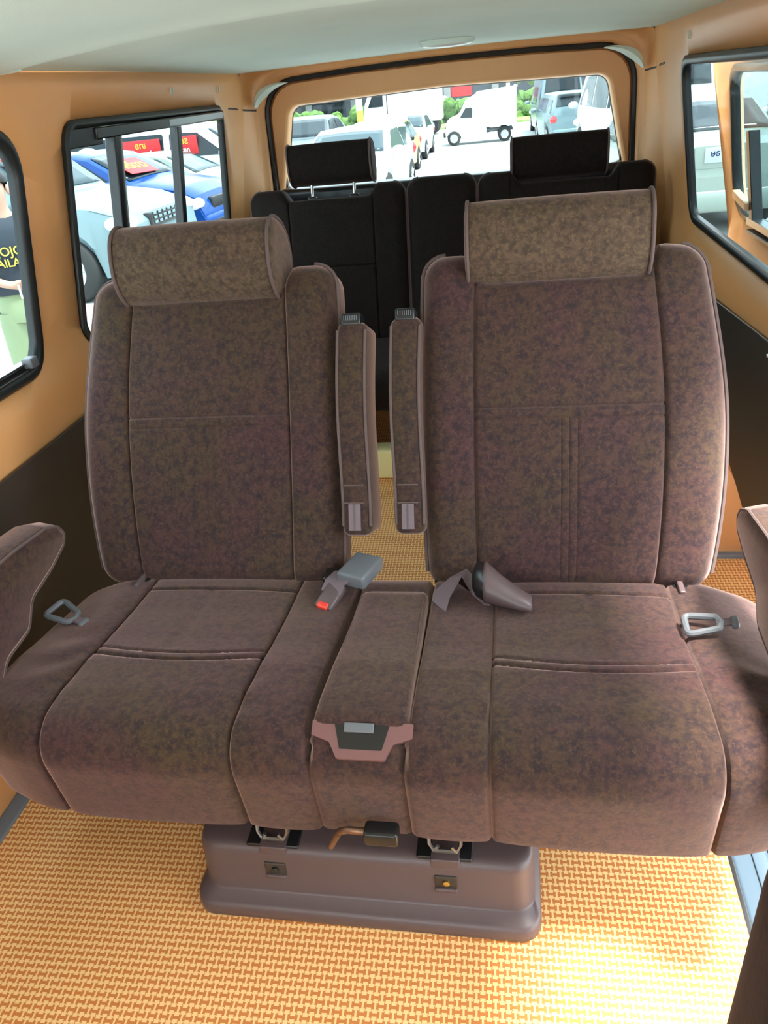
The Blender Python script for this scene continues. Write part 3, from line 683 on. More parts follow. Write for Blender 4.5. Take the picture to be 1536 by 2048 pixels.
# ================================================================== REAR BENCH SEAT
rb = empty('rear_bench_seat', (0, 2.7, 0), 'dark brown velour rear bench seat below the rear window, three backs wide', 'seat')
A2 = math.radians(14); RP = Vector((0, 2.72, .40)); RV = Vector((0, math.sin(A2), math.cos(A2))); RN = Vector((0, math.cos(A2), -math.sin(A2)))
def rback(p): return RP+BU*p[0]+RN*p[1]+RV*p[2]
def rwarp(u0, u1, ra, rb_, seams):
    def f(u, n, v, nx, ny, nz):
        dn = 0
        if ny < -.3:
            g = sum(.006*gr(u-e, .003) for e in seams)+.005*gr(v-.285, .003)*(1 if ra < u < rb_ else 0); dn = g-.01*math.sin(PI*(u-u0)/(u1-u0))
        if v > .42 and rb_ > ra: v -= (v-.42)/.15*.042*sst(ra-.02, ra+.02, u)*(1-sst(rb_-.02, rb_+.02, u))
        return (u, n+dn, v)
    return f
for u0, u1, ra, rb_, seams, top in ((-.715, -.128, -.575, -.245, (-.56, -.245), .570), (-.122, .126, 0, -1, (), .575), (.132, .735, .262, .60, (.245, .61), .570)):
    V, F = rbox_data(coords(u0, u1, .014, seams), frange(0, .13, .013), coords(-.02, top, .014, (.285,)), .045, rwarp(u0, u1, ra, rb_, seams))
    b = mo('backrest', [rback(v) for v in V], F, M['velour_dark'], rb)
    for u, k in ((u0, -1), (u1, 1)):
        tube('piping', [rback(Vector((u, .03, v))) for v in frange(.0, top-.05, .04)]+[rback(Vector((u-k*.045+k*.045*math.cos(a_), .03, top-.047+.045*math.sin(a_)))) for a_ in frange(.2, 1.5, .3)], .003, M['piping'], b, 6)
def rhead(cx, w_, v0, lab):
    h = headrest(rb, cx, w_, RP, RV, RN, v0, .135, .115, M['velour_dark'], lab, n0=0)
    return h
h1 = rhead(-.400, .315, .580, 'dark headrest raised on two chrome posts'); h2 = rhead(.412, .335, .540, 'dark headrest pushed right down')
for x in (-.482, -.322):
    tube('headrest_post', [rback(Vector((x, .06, .50))), rback(Vector((x, .06, .64)))], .006, M['chrome'], rb, 10)
    rbox('post_guide', (x-.017, .044, .524), (x+.017, .076, .540), .005, M['black'], rb, xf=rback)
V, F = rbox_data(frange(-.72, .74, .04), frange(2.32, 2.80, .04), frange(.27, .42, .025), .045, None)
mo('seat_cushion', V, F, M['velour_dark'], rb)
rbox('seat_leg', (-.60, 2.48, 0.0), (-.30, 2.78, .272), .01, M['mauve'], rb); rbox('seat_leg', (.20, 2.48, 0.0), (.55, 2.78, .272), .01, M['mauve'], rb)
tag(rbox('heel_riser', (-.59, 2.37, .0), (-.16, 2.45, .115), .012, simple('sunlit_mat_foam', (.85, .78, .38), .8)), 'pale yellow foam-covered riser on the floor in front of the rear bench, sunlight put into its colour', 'riser')  # pale yellow is sunlight on the floor mat, put into the colour
# ================================================================== FRONT SEAT CORNER
fs = empty('front_seat', (.64, .32, 0), 'dark brown velour front seat, only its back corner showing at the lower right edge', 'seat')
V, F = rbox_data(frange(.412, .772, .03), frange(.24, .37, .013), frange(.30, .95, .03), .05, lambda x, y, z, a, b_, c: (x+.03*sst(.75, .95, z)*(1-(x-.41)/.45), y+.12*(z-.6)*0, z))
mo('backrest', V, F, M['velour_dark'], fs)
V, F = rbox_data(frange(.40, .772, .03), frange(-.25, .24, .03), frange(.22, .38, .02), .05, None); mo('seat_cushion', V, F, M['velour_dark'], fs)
rbox('seat_box', (.43, -.22, .0), (.60, .30, .23), .01, M['mauve'], fs)
# ================================================================== OUTSIDE
G = -.65
gd = mo('ground', [(-60, -30, G), (60, -30, G), (60, 90, G), (-60, 90, G)], [(0, 1, 2, 3)], M['asphalt'], smooth=False, fix=False); struct(gd)
def lin(tab, x):
    if x <= tab[0][0]: return tab[0][1]
    for (a, za), (b, zb) in zip(tab, tab[1:]):
        if x <= b: return za+(zb-za)*(x-a)/(b-a)
    return tab[-1][1]
SEDAN = dict(L=4.5, W=1.74, top=[(-2.25, .70), (-2.2, .96), (-1.6, 1.04), (-.85, 1.38), (-.4, 1.44), (.2, 1.44), (.5, 1.38), (1.2, 1.0), (1.9, .88), (2.15, .76), (2.25, .52)], belt=.92, wx=(-1.35, 1.35), wr=.32,
    side=[[(-1.25, .96), (-.78, 1.32), (-.25, 1.38), (-.25, .95)], [(-.18, .95), (-.18, 1.385), (.35, 1.35), (.98, .98)]], ws=(.52, 1.14), rw=(-1.52, -.90), head=.66)
SUV = dict(L=4.7, W=1.86, top=[(-2.35, .7), (-2.3, 1.1), (-2.15, 1.72), (-1.9, 1.78), (.2, 1.78), (.55, 1.66), (1.15, 1.13), (1.9, 1.02), (2.2, .92), (2.32, .8), (2.35, .5)], belt=1.03, wx=(-1.42, 1.42), wr=.38,
    side=[[(-2.0, 1.14), (-1.85, 1.6), (-1.1, 1.66), (-1.1, 1.12)], [(-1.02, 1.12), (-1.02, 1.66), (-.2, 1.68), (-.2, 1.12)], [(-.12, 1.12), (-.12, 1.68), (.3, 1.64), (.95, 1.14)]], ws=(.60, 1.10), rw=(-2.27, -2.18), head=.84)
VAN = dict(L=4.9, W=1.88, top=[(-2.45, .6), (-2.43, 1.3), (-2.36, 2.0), (-2.2, 2.14), (1.0, 2.16), (1.5, 1.95), (2.1, 1.12), (2.35, .95), (2.45, .5)], belt=1.05, wx=(-1.45, 1.6), wr=.33,
    side=[[(-2.15, 1.12), (-2.1, 1.70), (-1.1, 1.72), (-1.1, 1.1)], [(-1.0, 1.1), (-1.0, 1.72), (.3, 1.72), (.3, 1.1)], [(.4, 1.1), (.4, 1.72), (1.25, 1.68), (1.85, 1.12)]], ws=(1.55, 2.05), rw=(-2.42, -2.36), head=.72)
MINIVAN = dict(L=4.5, W=1.75, top=[(-2.25, .6), (-2.22, 1.1), (-2.1, 1.5), (-1.9, 1.56), (.6, 1.56), (1.0, 1.47), (1.65, 1.0), (2.1, .86), (2.25, .5)], belt=.95, wx=(-1.4, 1.45), wr=.32,
    side=[[(-1.95, 1.0), (-1.85, 1.40), (-1.0, 1.43), (-1.0, 1.0)], [(-.92, 1.0), (-.92, 1.43), (.15, 1.43), (.15, 1.0)], [(.28, 1.0), (.28, 1.43), (.85, 1.40), (1.4, 1.0)]], ws=(1.05, 1.6), rw=(-2.20, -2.12), head=.70)
HATCH = dict(SEDAN, top=[(-2.05, .7), (-2.0, 1.0), (-1.85, 1.26), (-1.5, 1.30), (.3, 1.32), (.5, 1.26), (1.15, .94), (1.8, .84), (2.0, .74), (2.05, .5)], L=4.1, W=1.62, belt=.88, wx=(-1.25, 1.25),
    side=[[(-1.75, .92), (-1.55, 1.2), (-.6, 1.24), (-.6, .92)], [(-.52, .92), (-.52, 1.25), (.22, 1.24), (.92, .93)]], ws=(.52, 1.1), rw=(-1.98, -1.88))
def wheel(parent, x, y, r, wd=.19):
    s = 1 if y > 0 else -1
    prof = [(r*.60, .0), (r*.93, 0), (r, .03), (r, wd-.03), (r*.93, wd), (r*.4, wd)]
    o = rings('wheel', [[(x+a*math.cos(t), y-s*b, r+a*math.sin(t)) for t in [2*PI*i/24 for i in range(24)]] for a, b in prof], M['tyre'], parent, capb=True)
    rings('rim', [[(x+a*math.cos(t), y-s*b, r+a*math.sin(t)) for t in [2*PI*i/24 for i in range(24)]] for a, b in ((r*.64, .012), (r*.60, .02), (r*.50, .035), (r*.18, .022), (r*.1, .018))], M['rim'], o, capb=True)
    for k in range(5):
        an = 2*PI*k/5; c, q = math.cos(an), math.sin(an)
        tube('spoke', [(x+c*r*.12, y-s*.018, r+q*r*.12), (x+c*r*.58, y-s*.016, r+q*r*.58)], r*.07, M['rim'], o, 6)
def car(name, P, paint, loc, deg, label, cat, glass='cglass', mirror=True, group=None):
    L, W = P['L'], P['W']; hw = W/2; zt = max(v for _, v in P['top']); bel = P['belt']
    e = empty(name, loc, label, cat, group, math.radians(deg), local=True)
    def pl_(x): return 1-.13*abs(x/(L/2))**5
    def ys_(z): return hw*(.985-.20*max(0, z-bel)/(zt-bel))
    xs = sorted(set(frange(-L/2, L/2, .06)+[a for a, _ in P['top']]))
    R_ = []
    for x in xs:
        t = lin(P['top'], x); k = pl_(x); zb = .24+.10*abs(x/(L/2))**6; a = zb
        for w_ in P['wx']:
            d = abs(x-w_); rr_ = P['wr']*1.16
            if d < rr_: a = max(a, P['wr']+math.sqrt(rr_*rr_-d*d))
        b = min(bel, t-.03)
        sec = [(0, zb), (hw*.80, zb), (hw*.96, a), (hw*1.0, max(a+.02, min(.60, t-.08))), (hw*.99, max(a+.03, b*.93)), (ys_(b), max(a+.04, b))]
        top_y = ys_(t)
        sec += [((ys_(b)+top_y)/2, (b+t)/2), (top_y, max(b, t-.035)+.001), (top_y-.05, t), (top_y*.5, t+.018), (0, t+.024)]
        sec = [(y*k, z) for y, z in sec]
        R_.append([(x, y, z) for y, z in sec]+[(x, -y, z) for y, z in sec[-2:0:-1]])
    rings('body', R_, M[paint], e, capa=True, capb=True, angle=32)
    gm = M[glass]
    for s in (1, -1):
        for q in P['side']:
            Q = roundpoly(q if s > 0 else q, .05, 3)
            prism('side_window', Q, 0, .01, lambda x, z, t, s=s: (x, s*(ys_(z)*pl_(x)+.004+t*.4), z), gm, e)
    for nm, (x0, x1) in (('windscreen', P['ws']), ('rear_window', P['rw'])):
        V = []; n_ = 8
        for x in frange(x0, x1, (x1-x0)/6):
            t = lin(P['top'], x)
            for i in range(n_+1):
                f_ = i/n_*2-1; V.append((x+(.006 if nm == 'windscreen' else -.012), f_*(ys_(t)-.07)*pl_(x), t+.012+.018*(1-abs(f_))))
        F = [(j*(n_+1)+i, j*(n_+1)+i+1, (j+1)*(n_+1)+i+1, (j+1)*(n_+1)+i) for j in range(6) for i in range(n_)]
        solid(mo(nm, V, F, gm, e), .006, 0)
    for x in P['wx']:
        for s in (1, -1): wheel(e, x, s*(hw-.01), P['wr'])
    zh = P['head']; xf_ = L/2
    for s in (1, -1):
        sph('headlight', (xf_-.20, s*(hw*.80), zh), (.20, .20, .10), M['lamp_c'], e)
        sph('tail_light', (-xf_+.06, s*hw*.82, zh+.12), (.09, .13, .13), M['redlamp'], e)
        if mirror:
            mx_ = P['ws'][1]-.22; sph('wing_mirror', (mx_, s*(hw+.10), bel+.07), (.07, .12, .08), M[paint] if paint != 'yellow' else M['black'], e)
    rbox('grille', (xf_-.10, -hw*.45, zh-.12), (xf_+.0, hw*.45, zh+.05), .02, M['black'], e)
    rbox('bumper', (xf_-.25, -hw*.86, .26), (xf_+.03, hw*.86, .50), .08, M[paint], e)
    rbox('lower_intake', (xf_-.1, -hw*.5, .30), (xf_+.036, hw*.5, .40), .02, M['black'], e)
    rbox('rear_bumper', (-xf_-.03, -hw*.88, .28), (-xf_+.25, hw*.88, .54), .08, M[paint], e)
    return e
def sph(name, c, r, mat, parent, n=14, m_=8):
    R_ = []
    for j in range(1, m_):
        a = PI*j/m_; R_.append([(c[0]+r[0]*math.sin(a)*math.cos(2*PI*i/n), c[1]+r[1]*math.sin(a)*math.sin(2*PI*i/n), c[2]-r[2]*math.cos(a)) for i in range(n)])
    return rings(name, R_, mat, parent, capa=True, capb=True, angle=80)
# left of the van: a row parked nose towards it
suv = car('parked_suv', SUV, 'silver', (-6.22, 9.22, G), -3, 'pale silver SUV with honeycomb grille, nearest car through the left side windows', 'car', 'lglass')
for i in range(6):
    for j in range(3): rbox('grille_cell', (2.352, -.34+i*.12, .76+j*.05), (2.362, -.27+i*.12, .79+j*.05), .004, M['silver'], suv)
blue = car('parked_car', SEDAN, 'blue', (-6.45, 12.15, G), -4, 'bright blue car with a red sale sign behind its windscreen', 'car')
sv = car('parked_car', SEDAN, 'pearl', (-6.3, 14.5, G), 0, 'white car half hidden behind the bright blue car', 'car', 'lglass'); sv.scale = (.86,)*3
mv = car('parked_minivan', MINIVAN, 'white', (-6.9, 16.8, G), 0, 'white minivan with red lettered panels over its side windows', 'van'); mv.scale = (1.05,)*3
for k, (x0, x1) in enumerate(((-.86, .10), (.34, .86))):
    rbox('window_panel', (x0, -.845, 1.04), (x1, -.822, 1.36), .004, M['redsign'], mv)  # flat red panels over the panes, with mirrored lettering
def lm(x, y, z, sx_=1): return Matrix.Translation((x, y, z)) @ Matrix.Rotation(PI/2, 4, 'X')
text('panel_lettering', '\u0e23\u0e16', .16, M['yellowp'], lm(.60, -.85, 1.28), mv, mirror=True)
text('panel_lettering', '087', .13, M['whitep'], lm(.60, -.85, 1.10), mv, mirror=True)
text('panel_lettering', '\u0e02\u0e32\u0e22', .15, M['yellowp'], lm(-.30, -.85, 1.26), mv, mirror=True)
text('panel_lettering', '\u0e23\u0e16\u0e1a\u0e49\u0e32\u0e19', .10, M['whitep'], lm(-.10, -.85, 1.12), mv, mirror=True)
# sale signs lying on the windscreens
def wsign(loc, w_, h_, rot, label, txt):
    e = empty('sale_sign', loc, label, 'sign', local=True); e.rotation_euler = (Matrix.Rotation(rot[1], 3, 'Y') @ Matrix.Rotation(rot[2], 3, 'Z')).to_euler()
    rbox('board', (-w_/2, -h_/2, -.005), (w_/2, h_/2, .005), .003, M['redsign'], e)
    text('lettering', txt, h_*.62, M['yellowp'], Matrix.Translation((0, 0, .007)), e, ext=.001)
    return e
wsign((-5.50, 11.88, .565), .85, .42, (0, math.radians(30), math.radians(86)), 'red sale sign with yellow lettering on the blue car windscreen', '\u0e1f\u0e23\u0e35\u0e14\u0e32\u0e27')
s2 = wsign((-5.36, 8.95, .82), .80, .34, (0, math.radians(41), math.radians(87)), 'red sign with yellow stripes on the silver SUV windscreen', '')
for k in range(2): rbox('stripe', (-.38, -.10+k*.12, .006), (.38, -.06+k*.12, .010), .002, M['yellowp' if k else 'whitep'], s2)
# behind the van: cars standing in line
hatch = car('parked_hatchback', HATCH, 'white', (-2.55, 15.0, G), -92, 'white hatchback facing the van, left half of the rear window', 'car', 'lglass')
taxi = car('taxi', SEDAN, 'yellow', (-2.85, 19.9, G), -92, 'yellow and white taxi in line behind the white hatchback', 'taxi', 'lglass'); taxi.scale = (.84,)*3
V, F = rbox_data(frange(-.9, .55, .1), frange(-.66, .66, .1), [1.36, 1.40, 1.45, 1.475], .03); mo('roof_panel', V, F, M['white'], taxi)
rbox('roof_sign', (-.15, -.25, 1.47), (.05, .25, 1.60), .03, M['whitep'], taxi)
wcar = car('parked_car', SEDAN, 'white', (-2.85, 24.9, G), -90, 'white car last in the line behind the taxi', 'car', 'lglass'); wcar.scale = (.80,)*3
car('parked_car', SEDAN, 'greyp', (-4.9, 20.6, G), -90, 'grey car roof left of the white hatchback', 'car')
car('parked_car', HATCH, 'greyp', (-8.2, 21.5, G), -94, 'grey hatchback roof farthest left in the rear window', 'car')
# mini truck crossing the lot
def truck():
    e = empty('mini_truck', (-.86, 28.4, G), 'small white box-bodied truck side on in the car park', 'truck', rot=math.radians(182), local=True); e.scale = (.88,)*3
    hw = .70
    def tp(x): return lin([(-1.25, 1.65), (.15, 1.60), (.45, 1.48), (.72, 1.02), (1.05, .92), (1.20, .80), (1.26, .45)], x)
    R_ = []
    for x in frange(-.30, 1.26, .05):
        t = tp(x) if x > .15 else 1.35; zb = .30; a = zb; d = abs(x-.92)
        if d < .27: a = .24+math.sqrt(.27**2-d*d)
        k = 1-.12*max(0, (x-.8)/.46)**3
        sec = [(0, zb), (hw*.8, zb), (hw*.98, a), (hw, max(a+.02, .6)), (hw*.98, max(a+.03, min(.85, t-.04))), (hw*.90, t-.03), (hw*.84, t), (0, t+.02)]
        R_.append([(x, y*k, z) for y, z in sec]+[(x, -y*k, z) for y, z in sec[-2:0:-1]])
    rings('cab', R_, M['white'], e, capa=True, capb=True, angle=35)
    bp = [(-1.42, .55), (.05, .55), (.12, 1.02), (.34, 1.42), (.02, 1.72), (-1.42, 1.80)]
    prism('cargo_box', bp, -.74, .74, lambda x, z, t: (x, t, z), M['white'], e, bevel=.02)
    rbox('box_lip', (-1.46, -.76, 1.76), (-1.38, .76, 1.83), .01, M['white'], e)
    for s in (1, -1):
        prism('side_window', roundpoly([(.22, .90), (.22, 1.22), (.45, 1.24), (.68, .92)], .03, 3), s*.690, s*.702, lambda x, z, t: (x, t, z), M['cglass'], e)
        for x in (.92, -.98): wheel(e, x, s*.70, .25, .15)
        sph('headlight', (1.17, s*.52, .70), (.08, .12, .08), M['lamp_c'], e)
        sph('wing_mirror', (.72, s*.80, 1.0), (.04, .07, .07), M['white'], e)
    for s in (1, -1): rbox('chassis_rail', (-1.3, s*.35-.03, .35), (.3, s*.35+.03, .46), .01, M['greyp'], e)
    rbox('fuel_tank', (-.45, -.6, .30), (-.05, -.25, .48), .02, M['greyp'], e)
    rbox('bumper', (1.20, -.62, .30), (1.32, .62, .48), .03, M['black'], e)
    V = [(lin_x, f_*.52, tp(lin_x)+.025) for lin_x in (.47, .58, .70) for f_ in (-1, -.5, 0, .5, 1)]
    solid(mo('windscreen', V, [(j*5+i, j*5+i+1, (j+1)*5+i+1, (j+1)*5+i) for j in range(2) for i in range(4)], M['cglass'], e), .01, 1)
truck()
def boxtruck():
    e = empty('box_truck', (-3.75, 35.5, G), 'tall plain white box truck behind the parked cars', 'truck', rot=math.radians(180), local=True); e.scale = (.92,)*3
    rbox('cargo_box', (-1.2, -1.0, .6), (1.15, 1.0, 3.3), .03, M['white'], e)
    R_ = [[(x, y*k, z) for y, z in ((0, .4), (.9, .4), (.95, 1.0), (.92, t*.8), (.8, t), (-.8, t), (-.92, t*.8), (-.95, 1.0), (-.9, .4))] for x, t, k in ((1.2, 2.2, 1), (1.6, 2.2, 1), (1.95, 2.0, .98), (2.2, 1.5, .95), (2.3, 1.1, .9))]
    rings('cab', R_, M['white'], e, capa=True, capb=True)
    for s in (1, -1):
        prism('side_window', [(1.35, 1.35), (1.35, 1.9), (1.8, 1.85), (2.05, 1.35)], s*.93, s*.955, lambda x, z, t: (x, t, z), M['cglass'], e)
        for x in (1.6, -.7): wheel(e, x, s*.92, .38, .22)
boxtruck()
# vans at the right of the rear window
va = car('parked_van', dict(VAN, top=[(a, b*1.03) for a, b in VAN['top']]), 'silver', (1.80, 30.6, G), 93, 'silver high-roof van seen from behind through the rear window', 'van', 'cglass'); va.scale = (.84,)*3
wg = car('parked_wagon', MINIVAN, 'silver', (1.85, 25.8, G), 95, 'silver wagon with red tail lights in front of the high-roof van', 'car', 'lglass'); wg.scale = (.84,)*3
rbox('spoiler', (-2.35, -.6, 1.50), (-2.05, .6, 1.56), .02, M['greyp'], wg)
vb = car('parked_van', VAN, 'white', (2.98, 19.2, G), 97, 'big white van at the right edge of the rear window', 'van', 'cglass')
# right side of the van
rs = car('parked_saloon', SEDAN, 'pearl', (2.50, 11.9, G), 92, 'pale silver saloon seen from behind through the right window', 'car', 'cglass')
pp = rbox('number_plate', (-2.262, -.19, .82), (-2.245, .19, .98), .004, M['plate'], rs)
rbox('plate_recess', (-2.250, -.30, .76), (-2.238, .30, 1.00), .01, M['pearl'], rs)
mw_ = Matrix.Translation((-2.265, 0, .915)) @ Matrix.Rotation(-PI/2, 4, 'Z') @ Matrix.Rotation(PI/2, 4, 'X')
text('plate_lettering', '\u0e29\u0e18 958', .09, M['navy'], mw_, rs)
car('parked_van', VAN, 'white', (6.1, 25.0, G), 92, 'white van with a dark window behind the pale saloon, right window', 'van', 'cglass')
car('parked_car', SUV, 'greyp', (6.0, 15.0, G), 92, 'grey SUV right of the pale saloon, seen through the door glass', 'car', 'cglass')
# hedge, verge, building
def blobs(name, boxes, mat, n, rad, parent=None, seed=1):
    rnd = random.Random(seed); V = []; F = []
    ico = bmesh.new(); bmesh.ops.create_icosphere(ico, subdivisions=2, radius=1); iv = [v.co.copy() for v in ico.verts]; ifc = [[v.index for v in f.verts] for f in ico.faces]; ico.free()
    for (x0, y0, z0, x1, y1, z1) in boxes:
        for _ in range(n):
            c = Vector((rnd.uniform(x0, x1), rnd.uniform(y0, y1), rnd.uniform(z0, z1))); r_ = rad*rnd.uniform(.6, 1.2); o = len(V); sd_ = rnd.random()*50
            for v in iv: V.append(c+v*r_*(1+.45*noise.noise(v*2.3+Vector((sd_, 0, 0)))))
            F += [[i+o for i in f] for f in ifc]
    return mo(name, V, F, mat, parent, fix=False, angle=20)
hg = blobs('hedge', [(-26, 41.5, G, 10, 43.0, .30)], M['hedge'], 620, .34, seed=3); tag(hg, 'long clipped green hedge along the far side of the car park', 'hedge', kind='stuff')
vg = struct(rbox('ground_verge', (-30, 38.5, G-.1), (12, 44, G+.10), .05, M['grass']))
for x, lab in ((-7.0, 'white and yellow pole standing before the hedge, left of the box truck'), (.1, 'slim white pole behind the mini truck box'), (3.2, 'white pole between the two vans at the right of the rear window')):
    e = empty('street_pole', (x, 40.2, G), lab, 'pole')
    tube('shaft', [(x, 40.2, .42), (x, 40.2, 5)], .16 if x < 0 else .09, M['whitep'], e, 12)
    tube('painted_base', [(x, 40.2, G), (x, 40.2, .42)], .17 if x < 0 else .10, M['yellow'] if x < 0 else M['whitep'], e, 12)
bd = empty('shop_building', (-8, 52, G), 'dark shop front with a blue awning beyond the hedge', 'building')
rbox('wall', (-28, 52, G), (9, 60, 4.2), .05, M['shop'], bd)
rbox('awning', (-28, 50.6, .95), (-4.2, 52, 1.55), .04, M['awning'], bd)
for k in range(12): rbox('pillar', (-27+k*2.9, 51.7, G), (-26.6+k*2.9, 52, 4.2), .02, M['concrete'], bd)
rbox('red_door', (-6.3, 51.8, G), (-4.9, 52.02, 1.3), .02, M['redsign'], bd)
for k in range(5): rbox('window', (-25+k*4.2, 51.9, -.2), (-22.6+k*4.2, 52.02, .8), .02, M['cglass'], bd)
rbox('banner', (-3.35, 51.90, .40), (-2.1, 51.99, 1.35), .01, M['redsign'], bd)['label'] = 'red banner on the shop front'
um = tag(sph('round_sign', (-3.6, 46.5, .25), (.62, .1, .38), M['whitep'], None), 'round white sign between the box truck and the mini truck', 'sign')
for i, (x, y, z, r_) in enumerate(((1.5, 47, 1.6, 1.0), (5.2, 46, 2.0, 1.1), (-24, 46, 1.4, 1.2))):
    e = empty('tree', (x, y, G), ['leafy tree behind the hedge above the silver wagon', 'leafy tree behind the big white van', 'tree at the far left end of the hedge'][i], 'tree')
    tube('trunk', [(x, y, G), (x+.1, y, z-.3)], [.14, .09], M['rust'], e, 8)
    blobs('crown', [(x-r_, y-.8, z-.5, x+r_, y+.8, z+1.0)], M['tree'], 60, .42, e, seed=10+i)
tp_ = empty('tree', (-11.2, 33, G), 'pale trunk at the left edge of the rear window', 'tree')
tube('trunk', [(-11.2, 33, G), (-11.15, 33, 1.2), (-11.3, 33, 3.0)], [.24, .20, .16], M['concrete'], tp_, 10)
blobs('crown', [(-12.6, 32, 2.6, -10, 34, 3.8)], M['tree'], 40, .5, tp_, seed=20)
# ------------------------------------------------------------------ person outside
def skin(name, V, E, Rr, mat, parent, sub=2):
    me = bpy.data.meshes.new(name); me.from_pydata(V, E, []); me.update()
    o = bpy.data.objects.new(name, me); C.objects.link(o); me.materials.append(mat)
    me.skin_vertices.new() if hasattr(me.skin_vertices, 'new') and not me.skin_vertices else None
    md = o.modifiers.new('skin', 'SKIN'); md.use_smooth_shade = True
    if not me.skin_vertices:
        bm = bmesh.new(); bm.from_mesh(me); bm.verts.layers.skin.verify(); bm.to_mesh(me); bm.free()
    for i, r_ in enumerate(Rr):
        sv_ = me.skin_vertices[0].data[i]; sv_.radius = r_ if isinstance(r_, tuple) else (r_, r_); sv_.use_root = i == 0
    ss = o.modifiers.new('sub', 'SUBSURF'); ss.levels = sub; ss.render_levels = sub
    bpy.context.view_layer.update()
    m2 = bpy.data.meshes.new_from_object(o.evaluated_get(bpy.context.evaluated_depsgraph_get()))
    bpy.data.objects.remove(o); m2.materials.clear()
    return link(name, m2, mat, parent, True, 80)
pe = empty('person', (-2.85, 4.46, G), 'person in a navy lettered T-shirt and sage shorts holding a paper, outside the left window', 'person', rot=.50, local=True)
B = {'pel': ((0, 0, .92), .11), 'sp1': ((0, 0, 1.05), .11), 'sp2': ((0, 0, 1.20), .12), 'ch': ((0, 0, 1.33), .12), 'nk': ((0, -.005, 1.435), .052), 'jaw': ((0, -.03, 1.505), .062), 'hd': ((0, -.015, 1.575), .083), 'cr': ((0, 0, 1.635), .062)}
chain = [('pel', 'sp1'), ('sp1', 'sp2'), ('sp2', 'ch'), ('ch', 'nk'), ('nk', 'jaw'), ('jaw', 'hd'), ('hd', 'cr')]
for s, t in ((1, 'L'), (-1, 'R')):
    B['hp'+t] = ((s*.09, 0, .86), .085); B['kn'+t] = ((s*.11, -.02, .48), .055); B['cf'+t] = ((s*.11, .01, .32), .050); B['an'+t] = ((s*.11, .02, .08), .034); B['ft'+t] = ((s*.12, -.13, .03), .032)
    chain += [('pel', 'hp'+t), ('hp'+t, 'kn'+t), ('kn'+t, 'cf'+t), ('cf'+t, 'an'+t), ('an'+t, 'ft'+t)]
    B['sh'+t] = ((s*.175, 0, 1.36), .052); chain.append(('ch', 'sh'+t))
B['elR'] = ((-.25, -.03, 1.10), .037); B['wrR'] = ((-.045, -.205, 1.045), .024); B['paR'] = ((.005, -.225, 1.045), (.024, .032))
B['elL'] = ((.25, .0, 1.10), .037); B['wrL'] = ((.20, -.16, 1.00), .024); B['paL'] = ((.17, -.21, 1.00), (.024, .032))
chain += [('shR', 'elR'), ('elR', 'wrR'), ('wrR', 'paR'), ('shL', 'elL'), ('elL', 'wrL'), ('wrL', 'paL')]
for k in range(4):
    z = 1.070-.018*k; B['f%d' % k] = ((.050+.004*(1.5-abs(k-1.5)), -.232-.004*k, z), .0095); B['g%d' % k] = ((.080-.005*k, -.236-.004*k, z-.012), .0085); B['h%d' % k] = ((.088-.008*k, -.222, z-.026), .0075)
    chain += [('paR', 'f%d' % k), ('f%d' % k, 'g%d' % k), ('g%d' % k, 'h%d' % k)]
    B['i%d' % k] = ((.145-.004*k, -.245, 1.020-.014*k), .0090); B['j%d' % k] = ((.125, -.262+.003*k, 1.005-.014*k), .0080); chain += [('paL', 'i%d' % k), ('i%d' % k, 'j%d' % k)]
B['t0'] = ((.020, -.250, 1.070), .011); B['t1'] = ((.055, -.262, 1.072), .0095); chain += [('paR', 't0'), ('t0', 't1')]
B['u0'] = ((.165, -.235, 1.035), .011); B['u1'] = ((.145, -.262, 1.040), .0095); chain += [('paL', 'u0'), ('u0', 'u1')]
keys = list(B); ix = {k: i for i, k in enumerate(keys)}
body = skin('body', [B[k][0] for k in keys], [(ix[a], ix[b]) for a, b in chain], [B[k][1] for k in keys], M['skin'], pe)
sph('nose', (0, -.105, 1.555), (.014, .020, .022), M['skin'], body); sph('mouth', (0, -.092, 1.510), (.024, .008, .007), M['redlamp'], body)
for s in (-1, 1):
    sph('eye', (s*.032, -.088, 1.580), (.013, .008, .007), M['hair'], body); sph('ear', (s*.083, -.005, 1.565), (.012, .022, .032), M['skin'], body)
    tube('brow', [(s*.018, -.094, 1.598), (s*.048, -.086, 1.600)], .0035, M['hair'], body, 6)
V, F = rbox_data(frange(-.09, .09, .015), frange(-.085, .095, .015), frange(1.54, 1.70, .014), .085, lambda x, y, z, a, b_, c: (x*1.03, y+(.045*max(0, 1-(z-1.54)/.085) if y < 0 else 0)+(.02 if z < 1.61 and y < -.02 else 0)*1.5, z))
mo('hair', V, F, M['hair'], pe)
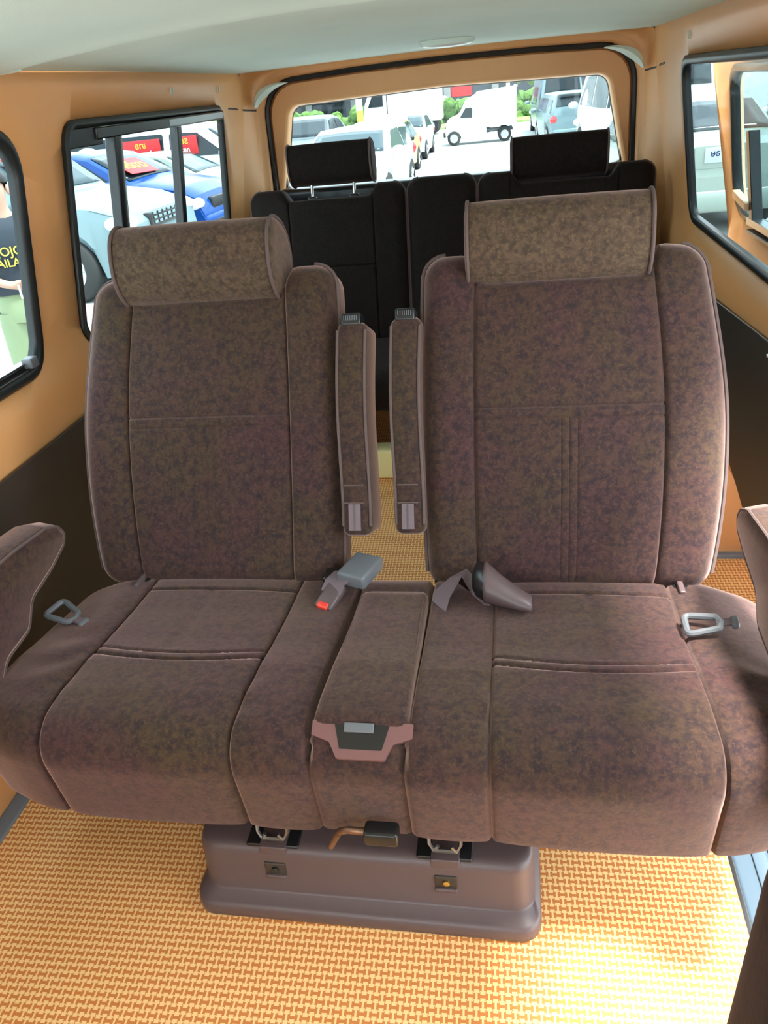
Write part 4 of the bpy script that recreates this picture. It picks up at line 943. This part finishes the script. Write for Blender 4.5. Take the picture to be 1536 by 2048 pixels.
def ell(z, a, b_, dy=0, n_=28): return [(a*math.cos(t), dy+b_*math.sin(t), z+.004*math.sin(5*t+z*30)) for t in [2*PI*i/n_ for i in range(n_)]]
sh = rings('t_shirt', [ell(.985, .185, .135), ell(.975, .192, .142), ell(1.02, .19, .14), ell(1.12, .178, .130), ell(1.25, .185, .130), ell(1.34, .190, .125), ell(1.385, .175, .105), ell(1.415, .120, .080), ell(1.425, .088, .068), ell(1.41, .080, .062)], M['shirt'], pe)
for s in (1, -1): skin('sleeve', [(s*.13, 0, 1.355), (s*.185, 0, 1.33), (s*.225, -.01, 1.22)], [(0, 1), (1, 2)], [.068, .070, .062], M['shirt'], sh, 2)
def bend(o, rx, ry):
    for v in o.data.vertices:
        t = max(-.98, min(.98, v.co.x/rx)); v.co.y = v.co.y+ry*(1-math.sqrt(1-t*t))
for body_, z, sz in (('JOJO', 1.232, .072), ('THAILAND', 1.165, .066)):
    o = text('shirt_lettering', body_, sz, M['yellow'], Matrix.Translation(((.0 if body_ == 'JOJO' else -.02), -.142, z)) @ Matrix.Rotation(PI/2, 4, 'X'), sh, ext=.003); bend(o, .19, .135)
sk = rings('shorts', [ell(1.0, .165, .120), ell(.93, .180, .135), ell(.84, .190, .145), ell(.80, .192, .145)], M['shorts'], pe, capa=True, capb=True)
for s in (1, -1):
    rings('shorts_leg', [[(s*.098+a*math.cos(t), -.008+a*1.05*math.sin(t), z) for t in [2*PI*i/20 for i in range(20)]] for a, z in ((.098, .86), (.112, .78), (.118, .60), (.120, .52), (.110, .52), (.10, .60))], M['shorts'], sk)
    rbox('shoe', (s*.12-.05, -.19, 0), (s*.12+.05, .08, .09), .035, M['black'], pe)
pap = empty('paper_slip', (-2.70, 4.235, .42), 'small white paper slip in the hand of the person outside', 'paper', rot=.5, local=True)
rbox('slip', (.002, -.010, -.015), (.055, -.004, .02), .002, M['whitep'], pap); rbox('tag_end', (-.03, -.004, -.10), (-.018, .004, -.015), .002, M['whitep'], pap)
